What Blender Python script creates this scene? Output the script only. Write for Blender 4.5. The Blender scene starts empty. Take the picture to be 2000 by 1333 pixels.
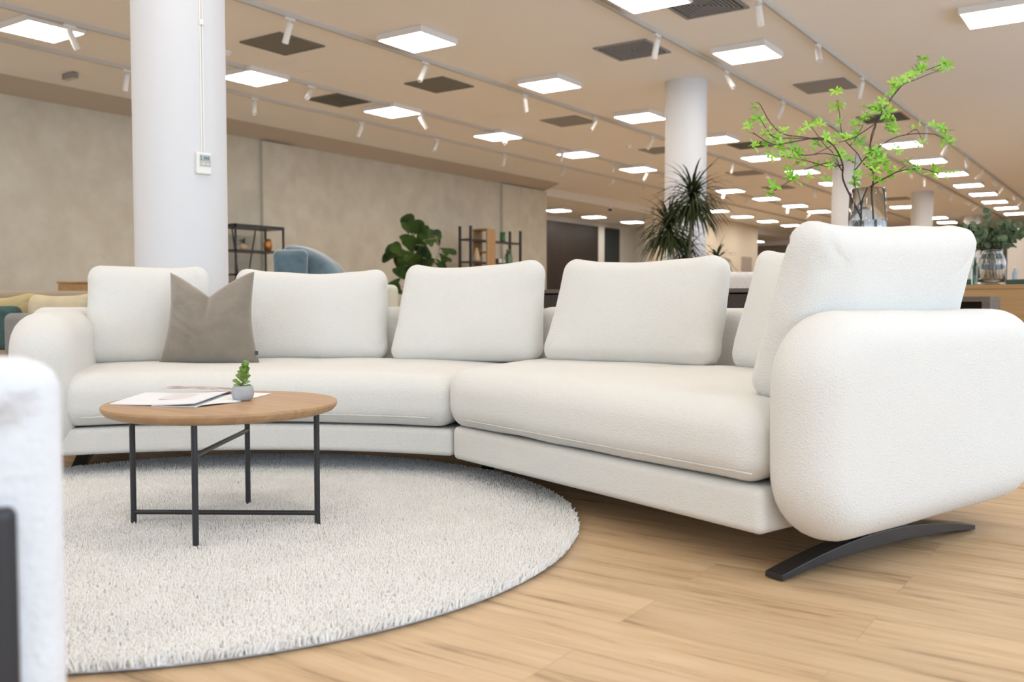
import bpy, math, random
import numpy as np
from mathutils import Vector, Matrix, noise
random.seed(7)
rng = np.random.default_rng(7)
PI = math.pi
S = bpy.context.scene
COL = S.collection
R = math.radians
sin, cos = math.sin, math.cos

# ------------------------------------------------------------------ camera
F = 1804.0            # focal length in pixels of the 2000 px wide frame
H = 0.72              # camera height
CZ = 3.285            # ceiling height
TH = math.atan(80.5 / F)
PHI = R(34.8)         # the camera looks 34.8 degrees left of the track direction (+Y)
cam = bpy.data.cameras.new('camera'); camo = bpy.data.objects.new('camera', cam); COL.objects.link(camo)
cam.sensor_width = 36; cam.lens = F / 2000 * 36; cam.clip_start = .05; cam.clip_end = 200
camo.location = (0, 0, H); camo.rotation_euler = (PI / 2 - TH, 0, PHI)
cam.dof.use_dof = True; cam.dof.focus_distance = 3.3; cam.dof.aperture_fstop = 3.4
S.camera = camo
S.view_settings.view_transform = 'Standard'; S.view_settings.look = 'None'
S.view_settings.gamma = 1; S.view_settings.use_curve_mapping = False
S.view_settings.exposure = -0.03
# ------------------------------------------------------------------ world and lights
w = bpy.data.worlds.new('world'); S.world = w; w.use_nodes = True
w.node_tree.nodes['Background'].inputs[0].default_value = (.62, .8, 1, 1)
w.node_tree.nodes['Background'].inputs[1].default_value = 1.0
def area(name, loc, rot, sx, sy, power, col):
    l = bpy.data.lights.new(name, 'AREA'); l.shape = 'RECTANGLE'; l.size = sx; l.size_y = sy
    l.energy = power; l.color = col
    o = bpy.data.objects.new(name, l); COL.objects.link(o); o.location = loc; o.rotation_euler = rot
    return o
DAY = (.68, .82, 1.0)
for k, y in enumerate((-1.5, 4.5, 10.5, 16.5)):      # daylight through the shop windows on the right
    area('window_daylight', (3.72, y, 1.55), (0, PI / 2, 0), 2.6, 4.6, (138, 118, 90, 65)[k], DAY)
for x in (-7.5, -2.0):                                # daylight through the windows behind the camera
    area('window_daylight', (x, -4.72, 1.55), (PI / 2, 0, 0), 4.4, 2.6, 60, DAY)
LAMPC = (1.0, .93, .85)
for x in (-10.6, -8.4, -5.88, -3.5, -1.2, 1.1):       # ceiling panels nearer than the picture shows
    for y in (4.7, 2.4, .1, -2.2):
        if (x, y) == (-8.4, 4.7): continue
        if x < -10 and y > 4: continue
        area('panel_lamp', (x, y, CZ - .08), (0, 0, 0), .52, .52, 13, LAMPC)
for y in (7., 9.3, 11.6, 13.9, 16.1):
    area('panel_lamp', (1.1, y, CZ - .08), (0, 0, 0), .52, .52, 19, LAMPC)
PANEL_E = 24.0

# ------------------------------------------------------------------ frames of reference
CP, SP = cos(PHI), sin(PHI)
def W(x, y, z=0): return Vector((x * CP - y * SP, x * SP + y * CP, z))     # view-aligned plan -> world
def ray(px, py):
    x = (px - 1000) / F; y = -(py - 666.5) / F
    return x, cos(TH) + y * sin(TH), -sin(TH) + y * cos(TH)
def atz(px, py, z):
    r = ray(px, py); t = (z - H) / r[2]; return (r[0] * t, r[1] * t, z)
def atd(px, py, d):
    r = ray(px, py); t = d / r[1]; return (r[0] * t, d, H + r[2] * t)

# ------------------------------------------------------------------ materials
def mat(name, col, rough=.6, metal=0, bump=0, bscale=200, var=0, vscale=4, spec=.5, emit=0, sheen=0, trans=0, ior=1.45, col2=None, detail=2):
    m = bpy.data.materials.new(name); m.use_nodes = True; nt = m.node_tree; b = nt.nodes['Principled BSDF']
    b.inputs['Base Color'].default_value = (*col, 1); b.inputs['Roughness'].default_value = rough
    b.inputs['Metallic'].default_value = metal; b.inputs['Specular IOR Level'].default_value = spec
    if sheen: b.inputs['Sheen Weight'].default_value = sheen
    if trans: b.inputs['Transmission Weight'].default_value = trans; b.inputs['IOR'].default_value = ior
    if emit: b.inputs['Emission Color'].default_value = (*col, 1); b.inputs['Emission Strength'].default_value = emit
    tc = nt.nodes.new('ShaderNodeTexCoord')
    if var:
        n = nt.nodes.new('ShaderNodeTexNoise'); n.inputs['Scale'].default_value = vscale; n.inputs['Detail'].default_value = 6
        nt.links.new(tc.outputs['Object'], n.inputs['Vector'])
        r = nt.nodes.new('ShaderNodeValToRGB'); c2 = col2 or tuple(c * (1 - var) for c in col)
        r.color_ramp.elements[0].position = .35; r.color_ramp.elements[1].position = .68
        r.color_ramp.elements[0].color = (*c2, 1); r.color_ramp.elements[1].color = (*col, 1)
        nt.links.new(n.outputs['Fac'], r.inputs['Fac']); nt.links.new(r.outputs['Color'], b.inputs['Base Color'])
    if bump:
        n = nt.nodes.new('ShaderNodeTexNoise'); n.inputs['Scale'].default_value = bscale; n.inputs['Detail'].default_value = detail
        nt.links.new(tc.outputs['Object'], n.inputs['Vector'])
        bp = nt.nodes.new('ShaderNodeBump'); bp.inputs['Strength'].default_value = bump; bp.inputs['Distance'].default_value = .004
        nt.links.new(n.outputs['Fac'], bp.inputs['Height']); nt.links.new(bp.outputs['Normal'], b.inputs['Normal'])
    return m
def wood(name, light, dark, scale=1.0, axis='X', rough=.5, band=12):
    m = bpy.data.materials.new(name); m.use_nodes = True; nt = m.node_tree; b = nt.nodes['Principled BSDF']
    tc = nt.nodes.new('ShaderNodeTexCoord'); mp = nt.nodes.new('ShaderNodeMapping')
    sc = {'X': (.35, band, band), 'Y': (band, .35, band), 'Z': (band, band, .35)}[axis]
    mp.inputs['Scale'].default_value = tuple(s * scale for s in sc)
    n = nt.nodes.new('ShaderNodeTexNoise'); n.inputs['Scale'].default_value = 3; n.inputs['Detail'].default_value = 8; n.inputs['Distortion'].default_value = .6
    r = nt.nodes.new('ShaderNodeValToRGB'); r.color_ramp.elements[0].position = .3; r.color_ramp.elements[1].position = .7
    r.color_ramp.elements[0].color = (*dark, 1); r.color_ramp.elements[1].color = (*light, 1)
    nt.links.new(tc.outputs['Object'], mp.inputs[0]); nt.links.new(mp.outputs[0], n.inputs['Vector'])
    nt.links.new(n.outputs['Fac'], r.inputs['Fac']); nt.links.new(r.outputs['Color'], b.inputs['Base Color'])
    b.inputs['Roughness'].default_value = rough
    return m
def floor_mat():
    m = bpy.data.materials.new('oak_planks'); m.use_nodes = True; nt = m.node_tree; b = nt.nodes['Principled BSDF']; L = nt.links.new
    tc = nt.nodes.new('ShaderNodeTexCoord')
    br = nt.nodes.new('ShaderNodeTexBrick'); br.offset = .37; br.inputs['Scale'].default_value = 1
    br.inputs['Brick Width'].default_value = 1.25; br.inputs['Row Height'].default_value = .19
    br.inputs['Mortar Size'].default_value = .001; br.inputs['Mortar Smooth'].default_value = .2; br.inputs['Bias'].default_value = 0
    br.inputs['Color1'].default_value = (0, 0, 0, 1); br.inputs['Color2'].default_value = (1, 1, 1, 1); br.inputs['Mortar'].default_value = (.5, .5, .5, 1)
    L(tc.outputs['Object'], br.inputs['Vector'])
    mp = nt.nodes.new('ShaderNodeMapping'); mp.inputs['Scale'].default_value = (1.3, 15, 1)
    add = nt.nodes.new('ShaderNodeVectorMath'); add.operation = 'ADD'
    mul = nt.nodes.new('ShaderNodeVectorMath'); mul.operation = 'SCALE'; mul.inputs['Scale'].default_value = 7.0
    L(br.outputs['Color'], mul.inputs[0]); L(tc.outputs['Object'], add.inputs[0]); L(mul.outputs[0], add.inputs[1]); L(add.outputs[0], mp.inputs[0])
    n1 = nt.nodes.new('ShaderNodeTexNoise'); n1.inputs['Scale'].default_value = 1.6; n1.inputs['Detail'].default_value = 9; n1.inputs['Roughness'].default_value = .62; n1.inputs['Distortion'].default_value = .35
    L(mp.outputs[0], n1.inputs['Vector'])
    r1 = nt.nodes.new('ShaderNodeValToRGB'); e = r1.color_ramp.elements
    e[0].position = .30; e[0].color = (.27, .17, .095, 1); e[1].position = .60; e[1].color = (.61, .43, .255, 1)
    k = e.new(.43); k.color = (.52, .35, .195, 1)
    L(n1.outputs['Fac'], r1.inputs['Fac'])
    # knots and short dark figure streaks
    mp2 = nt.nodes.new('ShaderNodeMapping'); mp2.inputs['Scale'].default_value = (2.6, 24, 1); L(add.outputs[0], mp2.inputs[0])
    n2 = nt.nodes.new('ShaderNodeTexNoise'); n2.inputs['Scale'].default_value = 1.5; n2.inputs['Detail'].default_value = 3; n2.inputs['Distortion'].default_value = 1.2
    L(mp2.outputs[0], n2.inputs['Vector'])
    r2 = nt.nodes.new('ShaderNodeValToRGB'); r2.color_ramp.elements[0].position = .70; r2.color_ramp.elements[1].position = .80
    r2.color_ramp.elements[0].color = (0, 0, 0, 1); r2.color_ramp.elements[1].color = (.7, .7, .7, 1)
    L(n2.outputs['Fac'], r2.inputs['Fac'])
    mx = nt.nodes.new('ShaderNodeMix'); mx.data_type = 'RGBA'; mx.inputs['B'].default_value = (.16, .095, .05, 1)
    L(r2.outputs['Color'], mx.inputs['Factor']); L(r1.outputs['Color'], mx.inputs['A'])
    # plank tone
    hs = nt.nodes.new('ShaderNodeHueSaturation'); L(mx.outputs['Result'], hs.inputs['Color'])
    mr = nt.nodes.new('ShaderNodeMapRange'); mr.inputs['To Min'].default_value = .94; mr.inputs['To Max'].default_value = 1.05
    L(br.outputs['Color'], mr.inputs['Value']); L(mr.outputs[0], hs.inputs['Value'])
    mx2 = nt.nodes.new('ShaderNodeMix'); mx2.data_type = 'RGBA'; mx2.inputs['B'].default_value = (.40, .275, .16, 1)
    L(br.outputs['Fac'], mx2.inputs['Factor']); L(hs.outputs[0], mx2.inputs['A']); L(mx2.outputs['Result'], b.inputs['Base Color'])
    b.inputs['Roughness'].default_value = .42; b.inputs['Specular IOR Level'].default_value = .35
    return m
M = {}
M['floor'] = floor_mat()
M['ceiling'] = mat('ceiling_paint', (.845, .85, .845), .9, bump=.05, bscale=60)
M['plaster'] = mat('decorative_plaster', (.60, .575, .49), .85, bump=.7, bscale=16, var=.28, vscale=3.2, detail=9, col2=(.52, .49, .405))
M['cove'] = mat('cove_paint', (.50, .45, .375), .9)
M['white_wall'] = mat('white_wall_paint', (.78, .75, .71), .85)
M['beige_wall'] = mat('beige_wall_paint', (.76, .69, .56), .85)
M['far_wall'] = mat('far_wall_paint', (.50, .45, .39), .9)
M['pillar'] = mat('pillar_paint', (.69, .70, .72), .75)
M['boucle'] = mat('cream_boucle', (.79, .775, .73), .95, bump=1.0, bscale=240, sheen=.15, spec=.15, detail=4)
M['boucle_near'] = mat('white_boucle', (.76, .775, .80), .95, bump=.8, bscale=120, sheen=.15, spec=.15, var=.08, vscale=9)
M['velvet'] = mat('taupe_velvet', (.275, .235, .185), .8, bump=.25, bscale=60, var=.2, vscale=9, sheen=.6, spec=.2)
M['black'] = mat('black_metal', (.022, .023, .027), .38, spec=.5)
M['blade'] = mat('gloss_black_steel', (.012, .013, .016), .22, spec=.6)
M['oak_top'] = wood('oak_veneer', (.47, .29, .145), (.36, .205, .095), 1.4, 'X', .45, 9)
M['oak_dark'] = wood('honey_oak', (.44, .265, .11), (.34, .195, .075), 1.2, 'X', .5, 8)
M['oak_v'] = wood('oak_upright', (.43, .27, .13), (.34, .20, .09), 1.2, 'Z', .5, 8)
M['walnut'] = wood('dark_walnut', (.040, .027, .020), (.022, .015, .012), 1, 'Z', .5, 8)
M['walnut_x'] = wood('smoked_oak', (.13, .10, .08), (.08, .06, .048), 1, 'X', .5, 8)
M['rug'] = mat('ivory_pile', (.87, .85, .81), .95, sheen=.2, spec=.1, var=.06, vscale=6)
M['rug_edge'] = mat('rug_binding', (.6, .6, .62), .9)
M['white_metal'] = mat('white_metal', (.78, .76, .73), .5)
M['track'] = mat('track_enamel', (.56, .54, .50), .5)
M['diffuser'] = mat('lit_diffuser', (1.0, .94, .87), .5, emit=PANEL_E)
M['grey_grille'] = mat('grey_grille', (.19, .19, .175), .8, var=.15, vscale=60)
M['lgrey_grille'] = mat('light_grey_grille', (.30, .31, .32), .8, var=.12, vscale=60)
M['duct'] = mat('duct_dark', (.03, .03, .03), .8)
M['plastic'] = mat('white_plastic', (.82, .81, .77), .45)
M['lcd'] = mat('grey_lcd', (.36, .43, .42), .3)
M['lcd_frame'] = mat('silver_bezel', (.5, .5, .46), .4)
M['ink'] = mat('lcd_segments', (.06, .12, .16), .5)
M['concrete'] = mat('grey_concrete', (.42, .44, .46), .8, bump=.3, bscale=120, var=.12, vscale=25)
M['succulent'] = mat('succulent_green', (.34, .45, .12), .5, var=.4, vscale=60, col2=(.17, .30, .07))
M['leaf_bright'] = mat('spring_leaf_green', (.36, .62, .05), .5, var=.4, vscale=9, col2=(.18, .50, .04))
M['twig'] = mat('dark_twig', (.045, .022, .02), .7)
M['eucalyptus'] = mat('eucalyptus_leaf', (.13, .17, .09), .6, var=.45, vscale=14, col2=(.05, .08, .035), spec=.25)
M['fig'] = mat('fig_leaf', (.045, .095, .010), .6, spec=.2, var=.6, vscale=3.5, col2=(.008, .022, .006))
M['dracaena'] = mat('dracaena_leaf', (.06, .07, .02), .7, spec=.2, var=.45, vscale=5, col2=(.022, .035, .014))
M['trunk'] = mat('pale_trunk', (.25, .21, .15), .8, bump=.5, bscale=60)
M['paper'] = mat('white_paper', (.82, .83, .86), .5)
M['pot_white'] = mat('white_planter', (.7, .68, .64), .5)
M['soil'] = mat('soil', (.04, .028, .02), .95)
M['glass'] = mat('clear_glass', (.90, .96, 1.0), .02, trans=1.0, ior=1.45)
M['bottle_glass'] = mat('green_glass', (.35, .55, .45), .05, trans=1.0)
M['green_cup'] = mat('green_ceramic', (.02, .14, .055), .35)
M['amber'] = mat('amber_glass', (.42, .17, .05), .12, metal=.6)
M['beige_pot'] = mat('beige_ceramic', (.55, .43, .28), .6)
M['water'] = mat('water', (.85, .93, 1), .02, trans=1.0, ior=1.33)
M['blue_velvet'] = mat('blue_velvet', (.13, .205, .24), .85, bump=.3, bscale=80, var=.35, vscale=9, sheen=.8, spec=.2, col2=(.08, .13, .165))
M['grey_fabric'] = mat('grey_fabric', (.26, .26, .255), .9, bump=.4, bscale=150, var=.1, vscale=9)
M['lgrey_fabric'] = mat('light_grey_fabric', (.45, .45, .42), .9, bump=.4, bscale=150)
M['teal_fabric'] = mat('teal_throw', (.055, .115, .11), .95, bump=.6, bscale=60, var=.3, vscale=20)
M['yellow_fabric'] = mat('mustard_fabric', (.56, .44, .22), .9, bump=.3, bscale=120, var=.1, vscale=9)
M['cream_fabric'] = mat('straw_fabric', (.64, .55, .37), .9, bump=.3, bscale=120, var=.1, vscale=9)
M['beige_fabric'] = mat('beige_fabric', (.36, .30, .22), .9, bump=.3, bscale=120)
M['greige_fabric'] = mat('sage_white_fabric', (.58, .58, .5), .9, bump=.3, bscale=120)
M['white_fabric'] = mat('white_fabric', (.72, .68, .64), .9, bump=.3, bscale=120, var=.1, vscale=30)
M['dgreen_fabric'] = mat('bottle_green_fabric', (.018, .04, .025), .9)
M['dark_door'] = mat('teal_door', (.014, .024, .027), .3)
M['exit_lamp'] = mat('emergency_housing', (.3, .28, .25), .5)
M['dark_dot'] = mat('dark_lens', (.02, .02, .02), .2)
M['glass_pane'] = mat('window_glass', (1, 1, 1), .0, trans=1.0, ior=1.01)
M['frame_grey'] = mat('window_frame_metal', (.25, .25, .26), .5)

# ------------------------------------------------------------------ mesh helpers
class MB:
    def __init__(s): s.v = []; s.f = []
    def add(s, v, f):
        n = len(s.v); s.v += [tuple(p) for p in v]; s.f += [tuple(i + n for i in q) for q in f]; return s
    def box(s, c, d, rz=0):
        x, y, z = (k / 2 for k in d); cc, ss = cos(rz), sin(rz)
        v = [(c[0] + a * x * cc - b * y * ss, c[1] + a * x * ss + b * y * cc, c[2] + e * z) for a in (-1, 1) for b in (-1, 1) for e in (-1, 1)]
        return s.add(v, [(0, 1, 3, 2), (4, 6, 7, 5), (0, 4, 5, 1), (2, 3, 7, 6), (0, 2, 6, 4), (1, 5, 7, 3)])
    def bar(s, p0, p1, wd, th):        # rectangular bar between two points
        p0, p1 = Vector(p0), Vector(p1); d = (p1 - p0).normalized(); up = Vector((0, 0, 1))
        if abs(d.z) > .99: up = Vector((0, 1, 0))
        a = d.cross(up).normalized() * wd / 2; b = d.cross(a).normalized() * th / 2
        v = [p + i * a + j * b for p in (p0, p1) for i, j in ((-1, -1), (1, -1), (1, 1), (-1, 1))]
        return s.add(v, [(0, 1, 2, 3), (7, 6, 5, 4)] + [(i, 4 + i, 4 + (i + 1) % 4, (i + 1) % 4) for i in range(4)])
    def tube(s, pts, rad, seg=8):
        pts = [Vector(p) for p in pts]; n = len(pts)
        rad = [rad] * n if not hasattr(rad, '__len__') else [float(q) for q in rad]
        v = []; f = []; prev = None
        for i, p in enumerate(pts):
            d = (pts[min(i + 1, n - 1)] - pts[max(i - 1, 0)]).normalized()
            a = (prev - prev.dot(d) * d) if prev else d.orthogonal()
            a.normalize(); prev = a; b = d.cross(a)
            v += [p + rad[i] * (cos(2 * PI * k / seg) * a + sin(2 * PI * k / seg) * b) for k in range(seg)]
        for i in range(n - 1):
            f += [(i * seg + k, i * seg + (k + 1) % seg, (i + 1) * seg + (k + 1) % seg, (i + 1) * seg + k) for k in range(seg)]
        f += [tuple(range(seg))[::-1], tuple((n - 1) * seg + k for k in range(seg))]
        return s.add(v, f)
    def lathe(s, prof, c=(0, 0, 0), seg=40, caps=True):
        v = []; f = []
        for r_, z in prof: v += [(c[0] + r_ * cos(2 * PI * k / seg), c[1] + r_ * sin(2 * PI * k / seg), c[2] + z) for k in range(seg)]
        for i in range(len(prof) - 1):
            f += [(i * seg + k, i * seg + (k + 1) % seg, (i + 1) * seg + (k + 1) % seg, (i + 1) * seg + k) for k in range(seg)]
        if caps: f += [tuple(range(seg))[::-1], tuple((len(prof) - 1) * seg + k for k in range(seg))]
        return s.add(v, f)
    def leaf(s, base, direction, normal, length, width, bend=.2, shape=None, cup=.12):
        d = Vector(direction).normalized(); nn = Vector(normal); nn = (nn - nn.dot(d) * d)
        if nn.length < 1e-4: nn = d.orthogonal()
        nn.normalize(); side = d.cross(nn); base = Vector(base)
        shape = shape or [(0, .05), (.25, .75), (.5, 1), (.75, .75), (1, .02)]
        v = []; f = []
        for t, wd in shape:
            c = base + d * (length * t) - nn * (bend * length * t * t)
            h = side * (width * wd / 2); u = nn * (cup * width * wd)
            v += [c - h + u, c, c + h + u]
        for i in range(len(shape) - 1):
            a = i * 3; f += [(a, a + 1, a + 4, a + 3), (a + 1, a + 2, a + 5, a + 4)]
        return s.add(v, f)
    def build(s, name, material, parent=None, smooth=False, view=True, bevel=0, origin=None, auto=None):
        v = np.array([(p[0], p[1], p[2]) for p in s.v], dtype=float)
        if view: x = v[:, 0] * CP - v[:, 1] * SP; y = v[:, 0] * SP + v[:, 1] * CP; v = np.c_[x, y, v[:, 2]]
        if parent is not None:
            loc = parent.location
            top = parent
            while top.parent is not None: top = top.parent; loc = loc + top.location
            loc = Vector(loc)
        else:
            lo, hi = v.min(0), v.max(0)
            loc = W(*origin) if (origin is not None and view) else Vector(origin) if origin is not None else Vector(((lo[0] + hi[0]) / 2, (lo[1] + hi[1]) / 2, lo[2]))
        v -= np.array(loc)
        me = bpy.data.meshes.new(name); me.from_pydata(v.tolist(), [], s.f); me.materials.append(material)
        if smooth:
            me.polygons.foreach_set('use_smooth', [True] * len(me.polygons))
            if auto: me.set_sharp_from_angle(angle=R(auto))
        o = bpy.data.objects.new(name, me); COL.objects.link(o)
        if parent is not None: o.parent = parent
        else: o.location = loc
        if bevel:
            b = o.modifiers.new('bevel', 'BEVEL'); b.width = bevel; b.segments = 3; b.limit_method = 'ANGLE'
        return o
def tag(o, label, cat=None, group=None, kind=None):
    if label: o['label'] = label
    if cat: o['category'] = cat
    if group: o['group'] = group
    if kind: o['kind'] = kind
    return o
def thing(name, label, cat, loc, group=None, view=True, rz=0):
    o = bpy.data.objects.new(name, None); COL.objects.link(o); o.empty_display_size = .1
    o.location = W(*loc) if view else Vector(loc); o.rotation_euler.z = rz
    return tag(o, label, cat, group)
def struct(mb, name, material, view=False, **k):
    o = mb.build(name, material, view=view, **k); o['kind'] = 'structure'; return o
def kids(o): return [c for c in bpy.data.objects if c.parent == o]
def dup(root, loc, label, rz=None):
    r = root.copy(); COL.objects.link(r); r.location = loc; r['label'] = label
    if rz is not None: r.rotation_euler.z = rz
    for ch in kids(root):
        c = ch.copy(); COL.objects.link(c); c.parent = r
        for g in kids(ch):
            d = g.copy(); COL.objects.link(d); d.parent = c
    return r

def softbox(L, D, Hh, r, n=(24, 14, 8)):
    """closed box, all edges rounded with radius r; x,y centred, z from 0 to Hh. returns verts, faces"""
    a = (L / 2, D / 2, Hh / 2)
    def axis(h, k):
        rr = min(r, h * .999); e = 5
        inner = np.linspace(-(h - rr), h - rr, k + 1)
        band = rr * np.tan(np.linspace(0, PI / 4, e + 1))[1:]
        return np.concatenate([-(h - rr) - band[::-1], inner, (h - rr) + band])
    ax = [axis(a[i], n[i]) for i in range(3)]
    idx = {}; V = []; Fc = []
    def pt(p):
        key = (round(p[0], 6), round(p[1], 6), round(p[2], 6))
        if key in idx: return idx[key]
        q = [max(-(a[i] - min(r, a[i] * .999)), min(a[i] - min(r, a[i] * .999), p[i])) for i in range(3)]
        d = Vector([p[i] - q[i] for i in range(3)])
        if d.length > 0: d = d.normalized() * r
        idx[key] = len(V); V.append([q[0] + d.x * min(1, a[0] / r), q[1] + d.y * min(1, a[1] / r), q[2] + d.z * min(1, a[2] / r) + a[2]]); return idx[key]
    for i, j, k in ((0, 1, 2), (1, 2, 0), (2, 0, 1)):
        for sgn in (-1, 1):
            for u0, u1 in zip(ax[i][:-1], ax[i][1:]):
                for v0, v1 in zip(ax[j][:-1], ax[j][1:]):
                    q = []
                    for uu, vv in ((u0, v0), (u1, v0), (u1, v1), (u0, v1)):
                        p = [0, 0, 0]; p[i] = uu; p[j] = vv; p[k] = sgn * a[k]; q.append(pt(p))
                    Fc.append(tuple(q) if sgn > 0 else tuple(q[::-1]))
    return np.array(V), Fc
def roundrect(V, ix, iz, hx, hz, cz, rad, pw=5):
    """round the outline of V in the plane of axes ix,iz (half sizes hx,hz, centre 0,cz) to corner radius rad"""
    for p in V:
        x, z = p[ix], p[iz] - cz
        m = max(abs(x) / hx, abs(z) / hz)
        if m < 1e-6: continue
        bx, bz = abs(x) / m, abs(z) / m            # point on the rectangle border
        k = 1.0
        if bx > hx - rad and bz > hz - rad:
            # intersect ray with corner circle centred (hx-rad, hz-rad)
            cx, cy = hx - rad, hz - rad; A = bx * bx + bz * bz; B = -2 * (bx * cx + bz * cy); C_ = cx * cx + cy * cy - rad * rad
            disc = B * B - 4 * A * C_
            if disc > 0: k = min(1, (-B + math.sqrt(disc)) / (2 * A))
        f = 1 - (1 - k) * m ** pw
        p[ix] = x * f; p[iz] = z * f + cz
    return V
def roundslab(L, T, Hh, Rr, r, arc=9, st=12, rings=12):
    """slab in the x-z plane (z from 0), thickness T along y, outline corner radius Rr, faces meet the outline with radius r"""
    r = min(r, T / 2 * .999, Rr); V = []; Fc = []
    def ring(o, y):
        hx, hz, c = L / 2 - o, Hh / 2 - o, Rr - o; P = []
        cs = [(hx - c, hz - c, 0), (-(hx - c), hz - c, 1), (-(hx - c), -(hz - c), 2), (hx - c, -(hz - c), 3)]
        for q, (cx, cz_, k) in enumerate(cs):
            for i in range(arc + 1):
                a = (k + i / arc) * PI / 2; P.append((cx + c * cos(a), cz_ + c * sin(a)))
            nx, nz_, k2 = cs[(q + 1) % 4]; a = (k + 1) * PI / 2
            p0 = P[-1]; p1 = (nx + c * cos(a), nz_ + c * sin(a))
            for i in range(1, st): P.append((p0[0] + (p1[0] - p0[0]) * i / st, p0[1] + (p1[1] - p0[1]) * i / st))
        return [(x, y, z + Hh / 2) for x, z in P]
    R_ = []
    phis = [(-PI / 2 + i * PI / 2 / 6, -1) for i in range(7)] + [(i * PI / 2 / 6, 1) for i in range(7)]
    if T / 2 - r < 1e-3: phis = phis[:7] + phis[8:]
    for ph, sg in phis: R_.append(ring(r * (1 - cos(ph)), sg * (T / 2 - r) + r * sin(ph)))
    n = len(R_[0])
    def shrink(base):
        out = []
        for k in range(1, rings + 1):
            s_ = 1 - k / (rings + 1); w_ = min(1, 1.6 * (1 - s_)); hx = max(p[0] for p in base); hz = max(p[2] for p in base) - Hh / 2; q = []
            for x, y, z in base:
                a = math.atan2((z - Hh / 2) / hz, x / hx); q.append((s_ * ((1 - w_) * x + w_ * hx * cos(a)), y, s_ * ((1 - w_) * (z - Hh / 2) + w_ * hz * sin(a)) + Hh / 2))
            out.append(q)
        return out
    allr = shrink(R_[0])[::-1] + R_ + shrink(R_[-1])
    for q in allr: V += q
    for j in range(len(allr) - 1):
        for i in range(n): Fc.append((j * n + i, (j + 1) * n + i, (j + 1) * n + (i + 1) % n, j * n + (i + 1) % n))
    a = len(V); V.append((0, allr[0][0][1], Hh / 2)); V.append((0, allr[-1][0][1], Hh / 2)); m = (len(allr) - 1) * n
    for i in range(n): Fc.append((a, i, (i + 1) % n)); Fc.append((a + 1, m + (i + 1) % n, m + i))
    return np.array(V), Fc
def nz(p, s, seed=0): return noise.noise(Vector((p[0] * s + seed, p[1] * s + seed * 1.7, p[2] * s - seed)))

# ================================================================== room shell
XL = -11.22
fl = struct(MB().box((-5.5, 17, -.05), (21, 46, .1)), 'floor', M['floor'])
struct(MB().box((-3.85, 17, CZ + .05), (15.5, 46, .1)), 'ceiling', M['ceiling'])
struct(MB().box((XL - .15, 6.2, CZ / 2), (.3, 22.4, CZ)), 'wall_left', M['plaster'])
b = MB(); b.box((XL + .02, 9.75, CZ / 2 - .08), (.10, .65, CZ - .16)); struct(b, 'trim_1', M['plaster'])
b = MB(); b.box((XL + .02, 16.55, CZ / 2 - .08), (.10, 1.68, CZ - .16)); struct(b, 'trim_2', M['plaster'])
struct(MB().add([(x, y, z) for y in (-5, 17.4) for x, z in ((XL - .01, 3.15), (XL + .02, 3.15), (XL + .42, CZ - .001), (XL - .01, CZ - .001))], [(0, 3, 2, 1), (4, 5, 6, 7), (0, 1, 5, 4), (1, 2, 6, 5), (2, 3, 7, 6), (3, 0, 4, 7)]), 'trim_3', M['cove'])       # stepped bulkhead above the plaster wall
# recess behind the plaster wall
struct(MB().box((-12.9, 22.5, 3.12 + .05), (2.8, 10.4, .1)), 'ceiling', M['ceiling'])
struct(MB().box((-11.53, 20.3, 3.2), (.1, 5.9, .2)), 'trim_4', M['plastic'])
struct(MB().box((-14.2, 22.5, 1.6), (.2, 10.4, 3.2)), 'wall_recess', M['white_wall'])
struct(MB().box((-12.9, 27.6, 1.6), (2.8, .2, 3.2)), 'wall_recess', M['white_wall'])
struct(MB().box((-12.9, 17.3, 1.6), (2.8, .2, 3.2)), 'wall_recess', M['white_wall'])
struct(MB().box((-14.06, 22.2, 1.48), (.08, 5.2, 2.96)), 'wall_panel', M['walnut'])
struct(MB().box((-14.06, 25.75, 1.48), (.08, .85, 2.96)), 'door_1', M['dark_door'])
# wall that carries on beyond the recess, then the far end
struct(MB().box((-11.55, 27.35, CZ / 2), (.3, 8.1, CZ)), 'wall_left', M['beige_wall'])
struct(MB().box((-15.5, 33.2, CZ / 2), (.2, 11.2, CZ)), 'wall_recess', M['far_wall'])
struct(MB().box((-3.5 + 3.6, 30.0, 1.385), (7.2, .15, 2.77)), 'wall_partition', M['white_wall'])
struct(MB().box((-13.55, 33.2, 3.2), (4.1, 11.2, .3)), 'ceiling', M['ceiling'])
struct(MB().box((-6.5, 38.6, CZ / 2), (19, .2, CZ)), 'wall_back', M['far_wall'])
struct(MB().box((-9.6, 36.2, CZ - .2), (8, .3, .4)), 'trim_5', M['ceiling'])
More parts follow.
